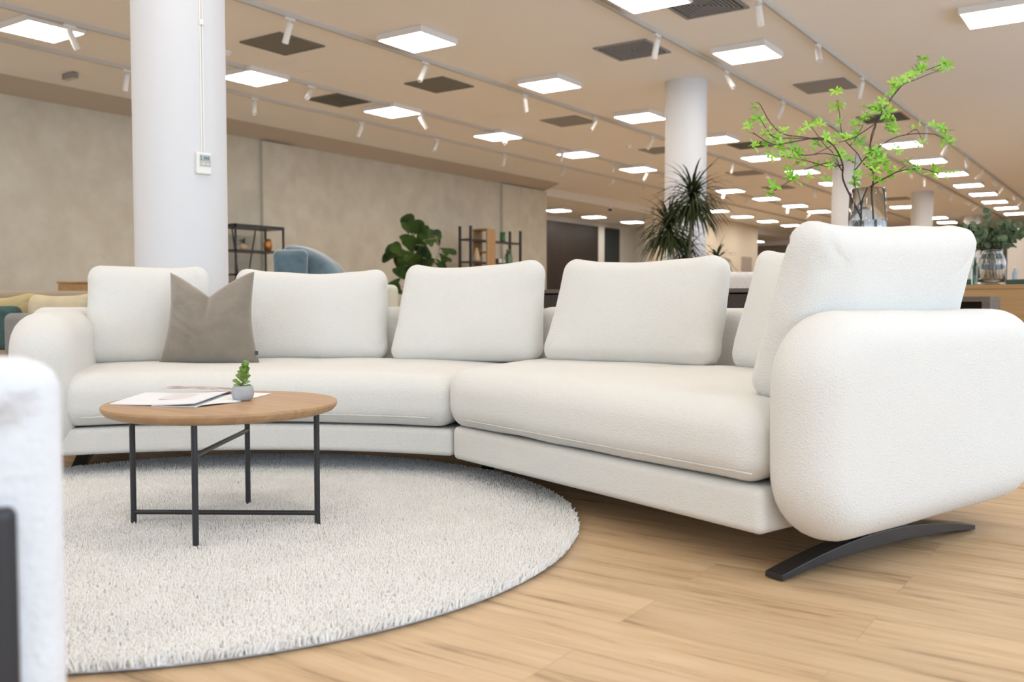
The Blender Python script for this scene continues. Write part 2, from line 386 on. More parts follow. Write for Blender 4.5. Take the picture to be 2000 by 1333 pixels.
# window walls on the right and behind the camera
def window_wall(name, x0, x1, axis, pos, cuts, n):
    b = MB(); cz = CZ
    def bx(u0, u1, z0, z1):
        if axis == 'Y': b.box((pos, (u0 + u1) / 2, (z0 + z1) / 2), (.2, u1 - u0, z1 - z0))
        else: b.box(((u0 + u1) / 2, pos, (z0 + z1) / 2), (u1 - u0, .2, z1 - z0))
    bx(x0, x1, 0, .2); bx(x0, x1, 2.9, cz); u = x0
    for c0, c1 in cuts: bx(u, c0, .2, 2.9); u = c1
    bx(u, x1, .2, 2.9); struct(b, name, M['white_wall'])
    for c0, c1 in cuts:
        m = (c0 + c1) / 2
        fr = MB(); gl = MB()
        for t in (c0 + .03, m, c1 - .03):
            fr.box((pos, t, 1.55) if axis == 'Y' else (t, pos, 1.55), (.08, .06, 2.7) if axis == 'Y' else (.06, .08, 2.7))
        for z in (.23, 2.87):
            fr.box((pos, m, z) if axis == 'Y' else (m, pos, z), (.08, c1 - c0, .06) if axis == 'Y' else (c1 - c0, .08, .06))
        o = struct(fr, 'window_%d' % n, M['frame_grey']); n += 1
        gl.box((pos, m, 1.55) if axis == 'Y' else (m, pos, 1.55), (.01, c1 - c0 - .1, 2.6) if axis == 'Y' else (c1 - c0 - .1, .01, 2.6))
        gl.build('pane', M['glass_pane'], o, view=False)
window_wall('wall_right', -5, 39, 'Y', 3.9, [(-3.9, .9), (2.1, 6.9), (8.1, 12.9), (14.1, 18.9)], 1)
window_wall('wall_front', -11.3, 4, 'X', -4.95, [(-9.8, -5.2), (-4.3, .3)], 5)

# pillars (round, white)
PW = [(-4.40, 3.15, 'large round white pillar nearest the sofa, with a thermostat on it'), (-4.60, 10.22, 'round white pillar behind the spiky dracaena'),
      (-4.62, 17.2, 'round white pillar standing behind the vase of green branches'), (-4.60, 23.7, 'slim distant round white pillar right of the glass vase'),
      (-4.62, 31.2, 'most distant white pillar, half hidden by the eucalyptus leaves')]
for x, y, lab in PW:
    b = MB().lathe([(.243, 0), (.243, CZ)], (x, y, 0), 64)
    o = struct(b, 'pillar', M['pillar'], smooth=True, auto=40); o['label'] = lab

# ------------------------------------------------------------------ ceiling light panels
ORD = ['nearest', 'second nearest', 'third nearest', 'fourth nearest', 'fifth nearest', 'sixth nearest', 'seventh nearest', 'eighth nearest', 'ninth nearest', 'tenth nearest', 'eleventh nearest', 'twelfth nearest', 'thirteenth nearest', 'fourteenth nearest', 'fifteenth nearest']
def panel_proto():
    root = thing('ceiling_light', '', 'ceiling light', (0, 0, 0), 'square ceiling light panels', view=False)
    b = MB(); s_, t = .56, .016
    b.box((0, 0, .032), (s_ - .004, s_ - .004, .05))
    for sg in (-1, 1):
        b.box((sg * (s_ / 2 - t / 2), 0, .03), (t, s_, .06)); b.box((0, sg * (s_ / 2 - t / 2), .03), (s_ - 2 * t, t, .06))
    b.build('frame', M['white_metal'], root, view=False)
    MB().box((0, 0, .004), (s_ - 2 * t - .004, s_ - 2 * t - .004, .008)).build('diffuser', M['diffuser'], root, view=False)
    return root
pp = panel_proto(); first = [True]
def panel(x, y, z, lab):
    loc = Vector((x, y, z - .062))
    if first[0]: pp.location = loc; pp['label'] = lab; first[0] = False; return pp
    return dup(pp, loc, lab)
rowA = [(-8.61, 4.68), (-8.45, 7.03), (-8.44, 9.34), (-8.37, 11.66), (-8.26, 13.88), (-8.24, 16.12), (-8.12, 20.5), (-7.99, 22.58), (-7.96, 24.73), (-7.91, 26.7)]
rowB = [(-5.96, 6.96), (-5.88, 9.24), (-5.89, 11.57), (-5.72, 13.86), (-5.80, 16.08), (-5.75, 18.28), (-5.73, 20.44), (-5.67, 26.66), (-5.53, 30.75), (-5.59, 32.77)]
rowC = [(-3.54, 7.08), (-3.49, 9.25), (-3.43, 16.01), (-3.43, 18.17), (-3.40, 20.28), (-3.42, 22.49), (-3.41, 24.53), (-3.43, 26.62), (-3.40, 28.58), (-3.4, 30.6)]
rowD = [(-10.24, 24.89), (-10.3, 27.02), (-10.23, 29.07), (-10.15, 31.11)]
for row, nm in ((rowA, 'the row nearest the plaster wall'), (rowB, 'the row above the first two pillars'), (rowC, 'the row above the glass vases')):
    for i, (x, y) in enumerate(row): panel(x, y, CZ, 'square white ceiling light panel, %s in %s' % (ORD[i], nm))
for i, (x, y) in enumerate(rowD): panel(x, y, CZ, 'small distant light panel, %s in the row above the beige wall' % ORD[i])
panel(-1.20, 9.27, CZ, 'big light panel at the top right corner of the photo')
for (x, y), lab in zip([(-12.94, 20.74), (-13.12, 22.95), (-13.02, 25.10)], ('half hidden at the plaster wall edge', 'in the middle of the recess', 'farthest in the recess')):
    panel(x, y, 3.12, 'light panel on the lower recess ceiling, ' + lab)
panel(-12.6, 34.5, 3.0, 'faint light panel low on the far recess ceiling beside the beige wall')

# ------------------------------------------------------------------ ceiling vents
def vent(px, py, kind, lab, m):
    c = W(*atz(px, py, CZ)); s_ = .56
    root = thing('ceiling_vent', lab, 'vent', (c.x, c.y, CZ - .012), 'ceiling air vents', view=False)
    fr = MB()
    for sg in (-1, 1):
        fr.box((c.x + sg * s_ / 2, c.y, CZ - .008), (.03, s_ + .03, .014)); fr.box((c.x, c.y + sg * s_ / 2, CZ - .008), (s_ - .03, .03, .014))
    fr.build('frame', m, root, view=False)
    if kind == 'flat':
        MB().box((c.x, c.y, CZ - .005), (s_ - .03, s_ - .03, .008)).build('grille', m, root, view=False)
    else:
        MB().box((c.x, c.y, CZ - .002), (s_ - .03, s_ - .03, .003)).build('duct_opening', M['duct'], root, view=False)
        sl = MB()
        for k in range(1, 8):     # nested square louvres
            q = (s_ / 2 - .015) * k / 8
            for sg in (-1, 1):
                sl.box((c.x + sg * q, c.y, CZ - .009), (.011, 2 * q + .011, .012)); sl.box((c.x, c.y + sg * q, CZ - .009), (2 * q - .011, .011, .012))
        sl.build('louvre', m, root, view=False)
    return root
vent(552, 85, 'flat', 'dark square ceiling vent right of the large pillar', M['grey_grille'])
vent(663, 195, 'louvre', 'dark louvred ceiling vent just below the large flat vent right of the big pillar', M['grey_grille'])
vent(858, 165, 'flat', 'dark square ceiling vent below the upper middle light panel', M['grey_grille'])
vent(1235, 97, 'louvre', 'louvred square ceiling vent crossed by a white spotlight', M['lgrey_grille'])
vent(1376, 8, 'louvre', 'louvred ceiling vent cut by the top edge of the photo', M['lgrey_grille'])
vent(1110, 236, 'flat', 'small grey ceiling vent left of the second pillar', M['lgrey_grille'])
vent(1612, 167, 'flat', 'light grey square ceiling vent above the green branches', M['lgrey_grille'])
vent(1292, 293, 'flat', 'grey ceiling vent half hidden behind the second pillar', M['lgrey_grille'])
vent(1466, 283, 'louvre', 'dark slim ceiling vent behind the left green twigs', M['grey_grille'])
vent(1455, 338, 'flat', 'grey ceiling vent right of the dracaena top', M['lgrey_grille'])
vent(1725, 230, 'louvre', 'dark ceiling vent behind the tall upright green branch', M['grey_grille'])
vent(1520, 366, 'flat', 'faint far ceiling vent under the low left twig', M['lgrey_grille'])
vent(1752, 388, 'flat', 'faint far ceiling vent left of the distant pillar', M['lgrey_grille'])

# ------------------------------------------------------------------ track lighting
TRX = [(-9.33, 'the track beside the plaster wall'), (-8.25, 'the second track from the plaster wall'), (-6.43, 'the middle track'), (-3.95, 'the track right of the second pillar'), (-2.80, 'the rightmost ceiling track')]
tl = ['white lighting track running beside the plaster wall', 'white lighting track, second from the plaster wall', 'white lighting track crossing the middle of the ceiling', 'white lighting track passing right of the second pillar', 'white lighting track farthest right, behind the green branches']
for (x, nm), lab in zip(TRX, tl):
    b = MB(); b.box((x, 16.5, CZ - .016), (.035, 37, .032)); b.box((x - .012, 16.5, CZ - .036), (.006, 37, .008)); b.box((x + .012, 16.5, CZ - .036), (.006, 37, .008))
    tag(b.build('lighting_track', M['track'], view=False), lab, 'track', 'ceiling lighting tracks')
def spot_proto():
    root = thing('track_spotlight', '', 'spotlight', (0, 0, 0), 'white track spotlights', view=False)
    MB().box((0, 0, -.012), (.03, .11, .024)).build('adapter', M['white_metal'], root, view=False, bevel=.003)
    MB().tube([(0, 0, -.02), (0, 0, -.06)], .008, 10).build('stem', M['white_metal'], root, view=False, smooth=True, auto=40)
    o = MB().lathe([(.0, -.02), (.024, -.02), (.029, -.014), (.029, .165), (.025, .168), (.025, .150), (0, .150)], seg=24, caps=False).build('lamp_body', M['white_metal'], root, view=False, smooth=True, auto=40)
    l = MB().lathe([(0, .146), (.0245, .146), (.0245, .149), (0, .149)], seg=24, caps=False).build('lens', M['lcd_frame'], o, view=False)
    return root
sp = spot_proto(); sfirst = [True]
SPOTS = {0: [(250, 136, 240, 172), (508, 190, 512, 220), (712, 238, 700, 258), (866, 270, 860, 292), (1000, 300, 996, 316), (1118, 326, 1111, 339), (1208, 348, 1201, 355), (1268, 362, 1262, 368)],
         1: [(125, 52, 138, 94), (614, 167, 610, 190), (825, 222, 838, 243), (995, 264, 991, 278), (1115, 291, 1111, 306), (1210, 316, 1212, 331), (1281, 333, 1277, 345), (1437, 371, 1432, 386), (1489, 383, 1487, 392), (1577, 402, 1573, 414), (1617, 413, 1614, 421)],
         2: [(543, 41, 527, 83), (815, 124, 803, 160), (1018, 186, 1022, 210), (1160, 230, 1147, 253), (1275, 266, 1266, 285), (1443, 316, 1437, 337), (1505, 338, 1520, 351), (1610, 368, 1609, 385)],
         3: [(1279, 68, 1274, 108), (1420, 139, 1434, 170), (1537, 197, 1531, 223), (1772, 330, 1773, 346), (1808, 345, 1814, 360), (1837, 360, 1843, 371), (1868, 375, 1868, 389), (1890, 388, 1896, 398), (1912, 399, 1912, 407)],
         4: [(1466, 2, 1481, 40), (1594, 88, 1589, 120), (1681, 153, 1680, 185), (1805, 247, 1800, 275), (1850, 278, 1848, 297), (1887, 307, 1885, 327), (1919, 331, 1910, 346), (1940, 347, 1940, 362), (1959, 362, 1956, 375), (1979, 378, 1974, 389), (1995, 390, 1992, 400)]}
for ti, lst in SPOTS.items():
    x = TRX[ti][0]
    for i, (ax_, ay, bx_, by) in enumerate(lst):
        c = W(*atz(ax_, ay, CZ - .04)); loc = Vector((x, c.y, CZ - .04))
        lab = 'white track spotlight, %s on %s' % (ORD[i], TRX[ti][1])
        if sfirst[0]: sp.location = loc; sp['label'] = lab; o = sp; sfirst[0] = False
        else: o = dup(sp, loc, lab)
        # aim the can the way it leans
        dvw = -loc.x * SP + loc.y * CP
        Lp = .22 * F / dvw
        lx = max(-.8, min(.8, (bx_ - ax_) / Lp)); lz = -max(.25, min(.97, (by - ay) / Lp))
        ly2 = 1 - lx * lx - lz * lz; ly = math.sqrt(max(0, ly2)) * (-1 if i % 2 else 1)
        d = (W(lx, ly, 0) + Vector((0, 0, lz))).normalized()
        for ch in kids(o):
            if ch.name.startswith('lamp_body'):
                ch.location = (0, 0, -.062); ch.rotation_euler = d.to_track_quat('Z', 'Y').to_euler()

# small ceiling devices
def ceil_dev(px, py, name, lab, cat, prof, m, z=CZ):
    c = W(*atz(px, py, z)); b = MB().lathe([(r_, -h) for r_, h in prof], (c.x, c.y, z), 24)
    return tag(b.build(name, m, view=False, smooth=True, auto=40), lab, cat)
ceil_dev(443, 100, 'smoke_detector', 'small white smoke detector beside the large pillar', 'smoke detector', [(.045, 0), (.045, .02), (.032, .03), (.03, .05), (.0, .055)], M['plastic'])
ceil_dev(1228, 284, 'smoke_detector', 'tiny white smoke detector left of the second pillar', 'smoke detector', [(.045, 0), (.045, .02), (.032, .03), (.03, .05), (.0, .055)], M['plastic'])
ceil_dev(1240, 3, 'smoke_detector', 'white smoke detector cut by the top edge of the photo', 'smoke detector', [(.045, 0), (.045, .02), (.032, .03), (.03, .05), (.0, .055)], M['plastic'])
ct = thing('dome_camera', 'small dome security camera under the white recess bulkhead', 'camera', (-11.53, 21.0, 3.09), view=False)
MB().lathe([(.07, 0), (.07, -.04), (.06, -.05)], (-11.53, 21.0, 3.10), 20).build('mount', M['plastic'], ct, view=False, smooth=True, auto=40)
MB().lathe([(.055, -.05), (.05, -.08), (.03, -.1), (.001, -.105)], (-11.53, 21.0, 3.10), 20).build('lens_dome', M['dark_dot'], ct, view=False, smooth=True)
c = W(*atz(137, 143, CZ))
et = thing('emergency_light', 'grey emergency light box on the ceiling left of the large pillar', 'emergency light', (c.x, c.y, CZ - .07), view=False)
b = MB().box((c.x, c.y, CZ - .035), (.23, .07, .06), 0); b.build('housing', M['exit_lamp'], et, view=False, bevel=.008)
MB().box((c.x, c.y, CZ - .068), (.19, .05, .01), 0).build('lamp_cover', M['lcd_frame'], et, view=False)
hc = W(*atz(583, 130, CZ)); b = MB()
for sg in (-1, 1): b.box((hc.x + sg * .2, hc.y, CZ - .002), (.008, .4, .004)); b.box((hc.x, hc.y + sg * .2, CZ - .002), (.392, .008, .004))
tag(b.build('access_hatch', M['white_metal'], view=False), 'faint square access hatch in the ceiling beside the dark vent', 'hatch')

# thermostat and cable duct on the near pillar
P1 = Vector((-4.40 * CP + 3.15 * SP, 4.40 * SP + 3.15 * CP, 0))      # world -> view plan
tw = Vector((-P1.x, -P1.y, 0)).normalized(); ang = math.atan2(tw.y, tw.x) + R(27)
nd = Vector((cos(ang), sin(ang), 0)); sd = Vector((-nd.y, nd.x, 0))
def onp(s_, z, h=0): return P1 + nd * (.243 + h) + sd * s_ + Vector((0, 0, z))
zt = .72 + (586 - 322) * 4.93 / F
tt = thing('thermostat', 'white thermostat with grey display on the large pillar', 'thermostat', tuple(onp(0, zt - .055)))
az = math.atan2(sd.y, sd.x)
MB().box(onp(0, zt, .008), (.082, .022, .112), az).build('housing', M['plastic'], tt, bevel=.005)
MB().box(onp(.004, zt + .014, .021), (.062, .004, .06), az).build('bezel', M['lcd_frame'], tt, bevel=.001)
MB().box(onp(.010, zt + .026, .0235), (.038, .003, .026), az).build('display', M['lcd'], tt)
b = MB()
for k in range(3): b.box(onp(.000 + .010 * k, zt + .026, .0255), (.005, .002, .013), az)
for k in range(3): b.box(onp(-.020, zt + .034 - .009 * k, .024), (.007, .002, .003), az)
b.build('display_segment', M['ink'], tt)
for k in (-1, 1): MB().box(onp(.004 + .012 * k, zt - .006, .024), (.012, .005, .007), az).build('button', M['plastic'], tt, bevel=.002)
cb = thing('cable_duct', 'thin white cable pair running down the pillar to the thermostat', 'cable', tuple(onp(0, zt + .06)))
MB().box(onp(-.006, (zt + .058 + CZ) / 2, .003), (.007, .006, CZ - zt - .058), az).build('cable', M['plastic'], cb)
MB().box(onp(.006, (zt + .058 + CZ) / 2, .003), (.007, .006, CZ - zt - .058), az).build('cable', M['plastic'], cb)
zc = .72 + (586 - 52) * 4.93 / F
MB().box(onp(0, zc, .007), (.022, .012, .03), az).build('cable_clip', M['beige_pot'] if 0 else M['plastic'], cb, bevel=.003)

# ================================================================== rug
RC = Vector((-1.0, 2.925, 0)); RR = 1.2
rug = thing('round_rug', 'large round ivory shag rug under the coffee table', 'rug', (RC.x, RC.y, 0))
MB().lathe([(.001, .002), (RR - .005, .002), (RR, .006), (RR - .004, .012), (.001, .014)], (RC.x, RC.y, 0), 128).build('rug_backing', M['rug_edge'], rug, smooth=True, auto=30)
def pile():
    n = 210000
    a = rng.random(n) * 2 * PI; rr = np.sqrt(rng.random(n)) * (RR + .004)
    x = RC.x + rr * np.cos(a); y = RC.y + rr * np.sin(a)
    # keep only what could ever be seen: pile outside the frame on the far left is thinner
    keep = (x > -2.3); x, y, rr, a = x[keep], y[keep], rr[keep], a[keep]; n = len(x)
    h = .014 + .008 * rng.random(n); wd = .0034 + .0016 * rng.random(n)
    ph = rng.random(n) * 2 * PI
    clump = np.sin(x * 38 + 3 * np.sin(y * 23)) * np.cos(y * 41 + 2 * np.sin(x * 29))
    lean = .007; lx = lean * (np.cos(ph) * .7 + clump * .6); ly = lean * (np.sin(ph) * .7 + np.cos(clump * 3) * .5)
    edge = rr > RR - .02
    lx[edge] += .006 * np.cos(a[edge]); ly[edge] += .006 * np.sin(a[edge])
    V = np.empty((n, 6, 3)); base = .010
    for k in range(3):
        t = ph + k * 2 * PI / 3
        V[:, k] = np.c_[x + wd * np.cos(t), y + wd * np.sin(t), np.full(n, base)]
    for k in range(3):
        t = ph + k * 2 * PI / 3
        V[:, 3 + k] = np.c_[x + lx + wd * .55 * np.cos(t), y + ly + wd * .55 * np.sin(t), base + h]
    V = V.reshape(-1, 3)
    X = V[:, 0] * CP - V[:, 1] * SP; Y = V[:, 0] * SP + V[:, 1] * CP
    V = np.c_[X, Y, V[:, 2]] - np.array(rug.location)
    i = np.arange(n) * 6
    Fc = np.concatenate([np.c_[i + k, i + (k + 1) % 3, i + 3 + (k + 1) % 3, i + 3 + k] for k in range(3)]).astype(np.int32)
    T = np.c_[i + 3, i + 4, i + 5].astype(np.int32)
    me = bpy.data.meshes.new('pile'); nq, nt_ = len(Fc), len(T)
    me.vertices.add(len(V)); me.vertices.foreach_set('co', V.ravel())
    me.loops.add(nq * 4 + nt_ * 3); me.loops.foreach_set('vertex_index', np.concatenate([Fc.ravel(), T.ravel()]))
    me.polygons.add(nq + nt_)
    me.polygons.foreach_set('loop_start', np.concatenate([np.arange(nq) * 4, nq * 4 + np.arange(nt_) * 3]).astype(np.int32))
    me.polygons.foreach_set('use_smooth', np.ones(nq + nt_, bool))
    me.update(calc_edges=True); me.materials.append(M['rug'])
    o = bpy.data.objects.new('pile', me); COL.objects.link(o); o.parent = rug; o['kind'] = 'stuff'
pile()

# ================================================================== corner sofa
OC = Vector((-1.0, 1.72)); T0, T1 = R(-22.5), R(22.6)
sofa = thing('corner_sofa', 'long curved cream boucle corner sofa with rounded arms', 'sofa', (-.2, 3.9, 0))
def polar(V, r0, r1, t0=T0, t1=T1, L=1.0, D=1.0):
    out = []
    for x, y, z in np.asarray(V).tolist():
        t = t0 + (x / L + .5) * (t1 - t0); r_ = r0 + (y / D + .5) * (r1 - r0)
        out.append((OC.x + r_ * sin(t), OC.y + r_ * cos(t), z))
    return out
I0 = Vector((.632, 2.355)); da = Vector((.79, .613)).normalized(); dn = Vector((-da.y, da.x))      # arm direction; dn points to the seat side
P0 = Vector((OC.x + 2.87 * sin(T1), OC.y + 2.87 * cos(T1))); P3 = I0 + da * .99
F0 = Vector((OC.x + 1.97 * sin(T1), OC.y + 1.97 * cos(T1)))
B1 = P0 + Vector((.923, -.384)) * .82; B2 = P3 - Vector((.50, -.866)) * .80
def bez(t, a=None, b_=None, c=None, d=None): return (1 - t) ** 3 * P0 + 3 * (1 - t) ** 2 * t * B1 + 3 * (1 - t) * t * t * B2 + t ** 3 * P3
def bnorm(t):
    d = (bez(min(1, t + .01)) - bez(max(0, t - .01))).normalized(); return Vector((-d.y, d.x))      # pointing away from the seat
def right_map(V, L, D, inset0=0.0, back=0.0, t0=0.0, t1=1.0, sx0=0.0):
    out = []
    for x, y, z in np.asarray(V).tolist():
        s_ = t0 + (x / L + .5) * (t1 - t0); v_ = y / D + .5
        fr = F0 + (I0 - F0) * s_ + Vector((da.x, da.y)) * inset0; bk = bez(s_) - bnorm(s_) * back
        p = fr * (1 - v_) + bk * v_; out.append((p.x, p.y, z))
    return out
def fluff(V, amp=.004, s_=6, seed=0):
    V = np.array(V, dtype=float)
    for i, p in enumerate(V):
        V[i] += np.array([nz(p, s_, seed), nz(p, s_, seed + 9), nz(p, s_, seed + 20)]) * amp
    return V
# bases
V, Fc = softbox(1.6, 1.0, .105, .022, (30, 10, 2)); V[:, 2] += .11
MB().add(polar(V, 1.995, 2.93, L=1.6), Fc).build('base', M['boucle'], sofa, smooth=True)
V, Fc = softbox(1.4, 1.0, .125, .025, (30, 10, 2)); V[:, 2] += .105
MB().add(right_map(V, 1.4, 1.0, .015, -.06), Fc).build('base', M['boucle'], sofa, smooth=True)
# seats
def crown(V, L, D, z0, amt):
    for p in V:
        if p[2] > z0: p[2] += amt * (1 - (2 * p[0] / L) ** 6) * (1 - (2 * p[1] / D) ** 4)
        p[1] -= .012 * (1 - ((p[2] - .32) / .12) ** 2) * (1 if p[1] < 0 else 0)
    return V
V, Fc = softbox(1.6, 1.0, .20, .075, (40, 14, 3)); V[:, 2] += .222; V = crown(V, 1.6, 1, .34, .02)
MB().add(fluff(polar(V, 1.975, 2.90, L=1.6), .005, 4), Fc).build('seat_cushion', M['boucle'], sofa, smooth=True)
V, Fc = softbox(1.4, 1.0, .215, .08, (40, 14, 3)); V[:, 2] += .232; V = crown(V, 1.4, 1, .36, .016)
MB().add(fluff(right_map(V, 1.4, 1.0, -.004, -.02, -.012, 1.0), .005, 4, 5), Fc).build('seat_cushion', M['boucle'], sofa, smooth=True)
# stitched seams along the lower front of both seats
sc_ = kids(sofa)
MB().tube([(OC.x + 1.968 * sin(t), OC.y + 1.968 * cos(t), .262) for t in np.linspace(T0 + .04, T1 - .04, 40).tolist()], .0025, 6).build('seam', M['boucle'], sofa, smooth=True)
MB().tube([tuple(F0 + (I0 - F0) * t + da * -.004) + (.270,) for t in np.linspace(.06, .99, 40).tolist()], .0025, 6).build('seam', M['boucle'], sofa, smooth=True)
# backrests
V, Fc = softbox(2.4, .19, .58, .06, (40, 3, 8)); V[:, 2] += .105
MB().add(fluff(polar(V, 2.87, 3.07, T0 - .055, T1, 2.4, .19), .003, 4), Fc).build('backrest', M['boucle'], sofa, smooth=True)
V, Fc = softbox(1.9, .19, .58, .06, (44, 3, 8)); V[:, 2] += .105; out = []
for x, y, z in np.asarray(V).tolist():
    t = x / 1.9 + .5; p = bez(t * .985) + bnorm(t * .985) * (y + .1); out.append((p.x, p.y, z))
MB().add(fluff(out, .003, 4), Fc).build('backrest', M['boucle'], sofa, smooth=True)
# arms
def arm(origin, d, n_in, L, T, z0, z1, rad, seed, flare=.012):
    """slab: origin = inner front corner, d = direction to the back, n_in = towards the seat"""
    hh = z1 - z0; V, Fc = roundslab(L, T, hh, rad, T * .46)
    out = []
    for x, y, z in np.asarray(V).tolist():
        u = x + L / 2; bulge = .012 * (1 - (2 * x / L) ** 4) * (1 - (2 * z / hh - 1) ** 4) * (-2 * y / T)
        u -= flare * sin(PI * min(1, max(0, z / hh))) * (1 - u / L)
        p = Vector((origin[0], origin[1])) + Vector(d) * u - Vector(n_in) * (T / 2 - y + bulge)
        out.append((p.x, p.y, z + z0))
    return MB().add(fluff(out, .005, 3.5, seed), Fc)
arm(I0, da, dn, 1.2, .20, .095, .692, .185, 1).build('armrest', M['boucle'], sofa, smooth=True)
lf = Vector((OC.x + 1.965 * sin(T0), OC.y + 1.965 * cos(T0))); ld = Vector((sin(T0), cos(T0)))
TA = R(-17); la = Vector((sin(TA), cos(TA)))
arm(lf + Vector((.050, -.01)), la, Vector((cos(TA), -sin(TA))), 1.12, .212, .095, .672, .16, 2).build('armrest', M['boucle'], sofa, smooth=True)
# curved blade feet
def blade(p0, p1, wdt=.055, top=.026):
    p0 = Vector(p0); p1 = Vector(p1); d = (p1 - p0).normalized(); n = Vector((-d.y, d.x)); V = []; Fq = []; N = 24
    for i in range(N + 1):
        t = i / N; z = .003 + top * (1 - abs(2 * t - 1) ** 2.0); th = .015 + .026 * sin(PI * t)
        c = p0 + (p1 - p0) * t
        for s_, zz in ((-1, z), (1, z), (1, z + th), (-1, z + th)): q = c + n * s_ * wdt / 2; V.append((q.x, q.y, zz))
    for i in range(N):
        a = i * 4; Fq += [(a + k, a + (k + 1) % 4, a + 4 + (k + 1) % 4, a + 4 + k) for k in range(4)]
    Fq += [(3, 2, 1, 0), (N * 4, N * 4 + 1, N * 4 + 2, N * 4 + 3)]
    return MB().add(V, Fq)
blade((.672, 2.345), (1.43, 2.875)).build('foot', M['blade'], sofa, bevel=.002)
blade((-1.83, 3.87), (-2.05, 4.62)).build('foot', M['blade'], sofa, bevel=.002)
m0 = F0 + ld * 0; dm = Vector((sin(T1), cos(T1)))
blade(tuple(F0 + dm * .36), tuple(F0 + dm * .98)).build('foot', M['blade'], sofa, bevel=.002)
for q, a in ((Vector((1.05, 2.61)), math.atan2(.53, .758)), (Vector((-1.94, 4.245)), math.atan2(.75, -.22)), (F0 + dm * .67, math.atan2(dm.y, dm.x))):
    MB().box((q.x, q.y, .088), (.22, .04, .05), a).build('foot_bracket', M['blade'], sofa)

# ------------------------------------------------------------------ loose cushions
def cushion(name, lab, p, yaw, wd, ht, tk, lean, material, seed, group, z, sag=.03, rr=.055, roll=0, corner=.012, parent=None, taper=.03, ls=0.0, rs=0.0):
    """p = view-plan point under the middle of the cushion; yaw = direction of its width; leans back by `lean`"""
    V, Fc = roundslab(wd, tk, ht, max(rr, tk * .34 + .02), tk * .34, 8, 16, 16)
    out = []
    for x, y, zz in np.asarray(V).tolist():
        u = 2 * x / wd; v_ = 2 * zz / ht - 1
        k = (1 - min(1, abs(u)) ** 3) * (1 - min(1, abs(v_)) ** 3)
        yy = y * (.74 + .40 * k)                                     # fuller in the middle
        zz2 = zz - sag * max(0, 1 - u * u) ** 1.3 * max(0, v_) ** 2 + corner * abs(u) ** 5 * max(0, v_) * (1.8 if seed == 57 and u > 0 else 1)
        xx = x * (1 - taper * max(0, v_)) + corner * .5 * math.copysign(abs(u) ** 5, u) * abs(v_) ** 4
        xx -= .012 * math.copysign(1, u) * abs(u) ** 4 * (1 - v_ * v_)
        xx += (ls * max(0, -u) + rs * max(0, u)) * zz / ht               # slanted sides
        q = Vector((xx, yy, zz2 - .006))
        rg = abs(nz((xx, yy * .3, zz2), 6.5, seed + 2)); ew = max(0, abs(u) - .45) / .55
        q.y += .011 * math.exp(-(rg / .05) ** 2) * ew * (1 if y < 0 else -1) * (.4 + .6 * abs(v_))      # soft creases towards the ends
        w1 = nz((xx * 1.0, yy * .6, zz2), 5, seed) * .010 + nz((xx, yy, zz2), 14, seed + 3) * .004 * (abs(u) ** 3 + abs(v_) ** 3)
        q.y += w1; q.x += nz((xx, yy, zz2), 5, seed + 5) * .006; q.z += nz((xx, yy, zz2), 5, seed + 8) * .006 * (.3 + .7 * max(0, v_ + .5))
        # lean back about the bottom edge
        yl = q.y * cos(lean) + q.z * sin(lean); zl = q.z * cos(lean) - q.y * sin(lean)
        xl = q.x * cos(roll) - zl * sin(roll) * 1.0; zl = zl + q.x * sin(roll)
        px_ = p[0] + xl * cos(yaw) - yl * sin(yaw); py_ = p[1] + xl * sin(yaw) + yl * cos(yaw)
        out.append((px_, py_, zl + z))
    o = MB().add(out, Fc).build(name, material, parent, smooth=True)
    if parent is None: tag(o, lab, 'cushion', group)
    return o
def pol(t, r_): t = R(t); return (OC.x + r_ * sin(t), OC.y + r_ * cos(t))
G = 'back cushions of the cream sofa'
def edge_px(pxa, pxb, da_, db_): 
    a = ((pxa - 1000) / F * da_, da_); b_ = ((pxb - 1000) / F * db_, db_)
    return ((a[0] + b_[0]) / 2, (a[1] + b_[1]) / 2), math.atan2(b_[1] - a[1], b_[0] - a[0]), math.hypot(b_[0] - a[0], b_[1] - a[1])
SZ = .436
c, yw, wd = edge_px(158, 414, 4.20, 4.38); cushion('back_cushion', 'cream back cushion at the left end, beside the left arm', c, yw, wd, .455, .17, R(9), M['boucle'], 3, G, SZ - .004, sag=.012, ls=.02)
c, yw, wd = edge_px(452, 760, 4.50, 4.50); cushion('back_cushion', 'wide cream back cushion right of the taupe pillow', c, yw, wd, .45, .17, R(9), M['boucle'], 11, G, SZ - .004, sag=.025)
c, yw, wd = edge_px(764, 1056, 4.40, 4.20); cushion('back_cushion', 'cream back cushion in the middle, below the black and oak shelf', c, yw, wd + .01, .47, .17, R(9), M['boucle'], 23, G, SZ, sag=.03, roll=R(1.2), ls=.075, rs=.02)
c, yw, wd = edge_px(1064, 1404, 4.12, 3.62); cushion('back_cushion', 'wide cream back cushion below the spiky dracaena', c, yw, wd, .455, .18, R(9), M['boucle'], 31, G, .452, sag=.022, rr=.07, roll=R(.5), ls=.085, rs=.03)
c, yw, wd = edge_px(1440, 1640, 3.62, 3.12); cushion('back_cushion', 'cream back cushion partly hidden behind the large arm cushion', c, yw, wd, .47, .17, R(10), M['boucle'], 43, G, .452, sag=.02, ls=.07)
cc = I0 + da * .600 + dn * .115
o6 = cushion('back_cushion', 'large white cushion leaning on the near right arm', (cc.x, cc.y), math.atan2(da.y, da.x) + PI, .905, .505, .17, R(17), M['boucle'], 57, G, .458, sag=.010, rr=.085, taper=.06, roll=R(-2.6))
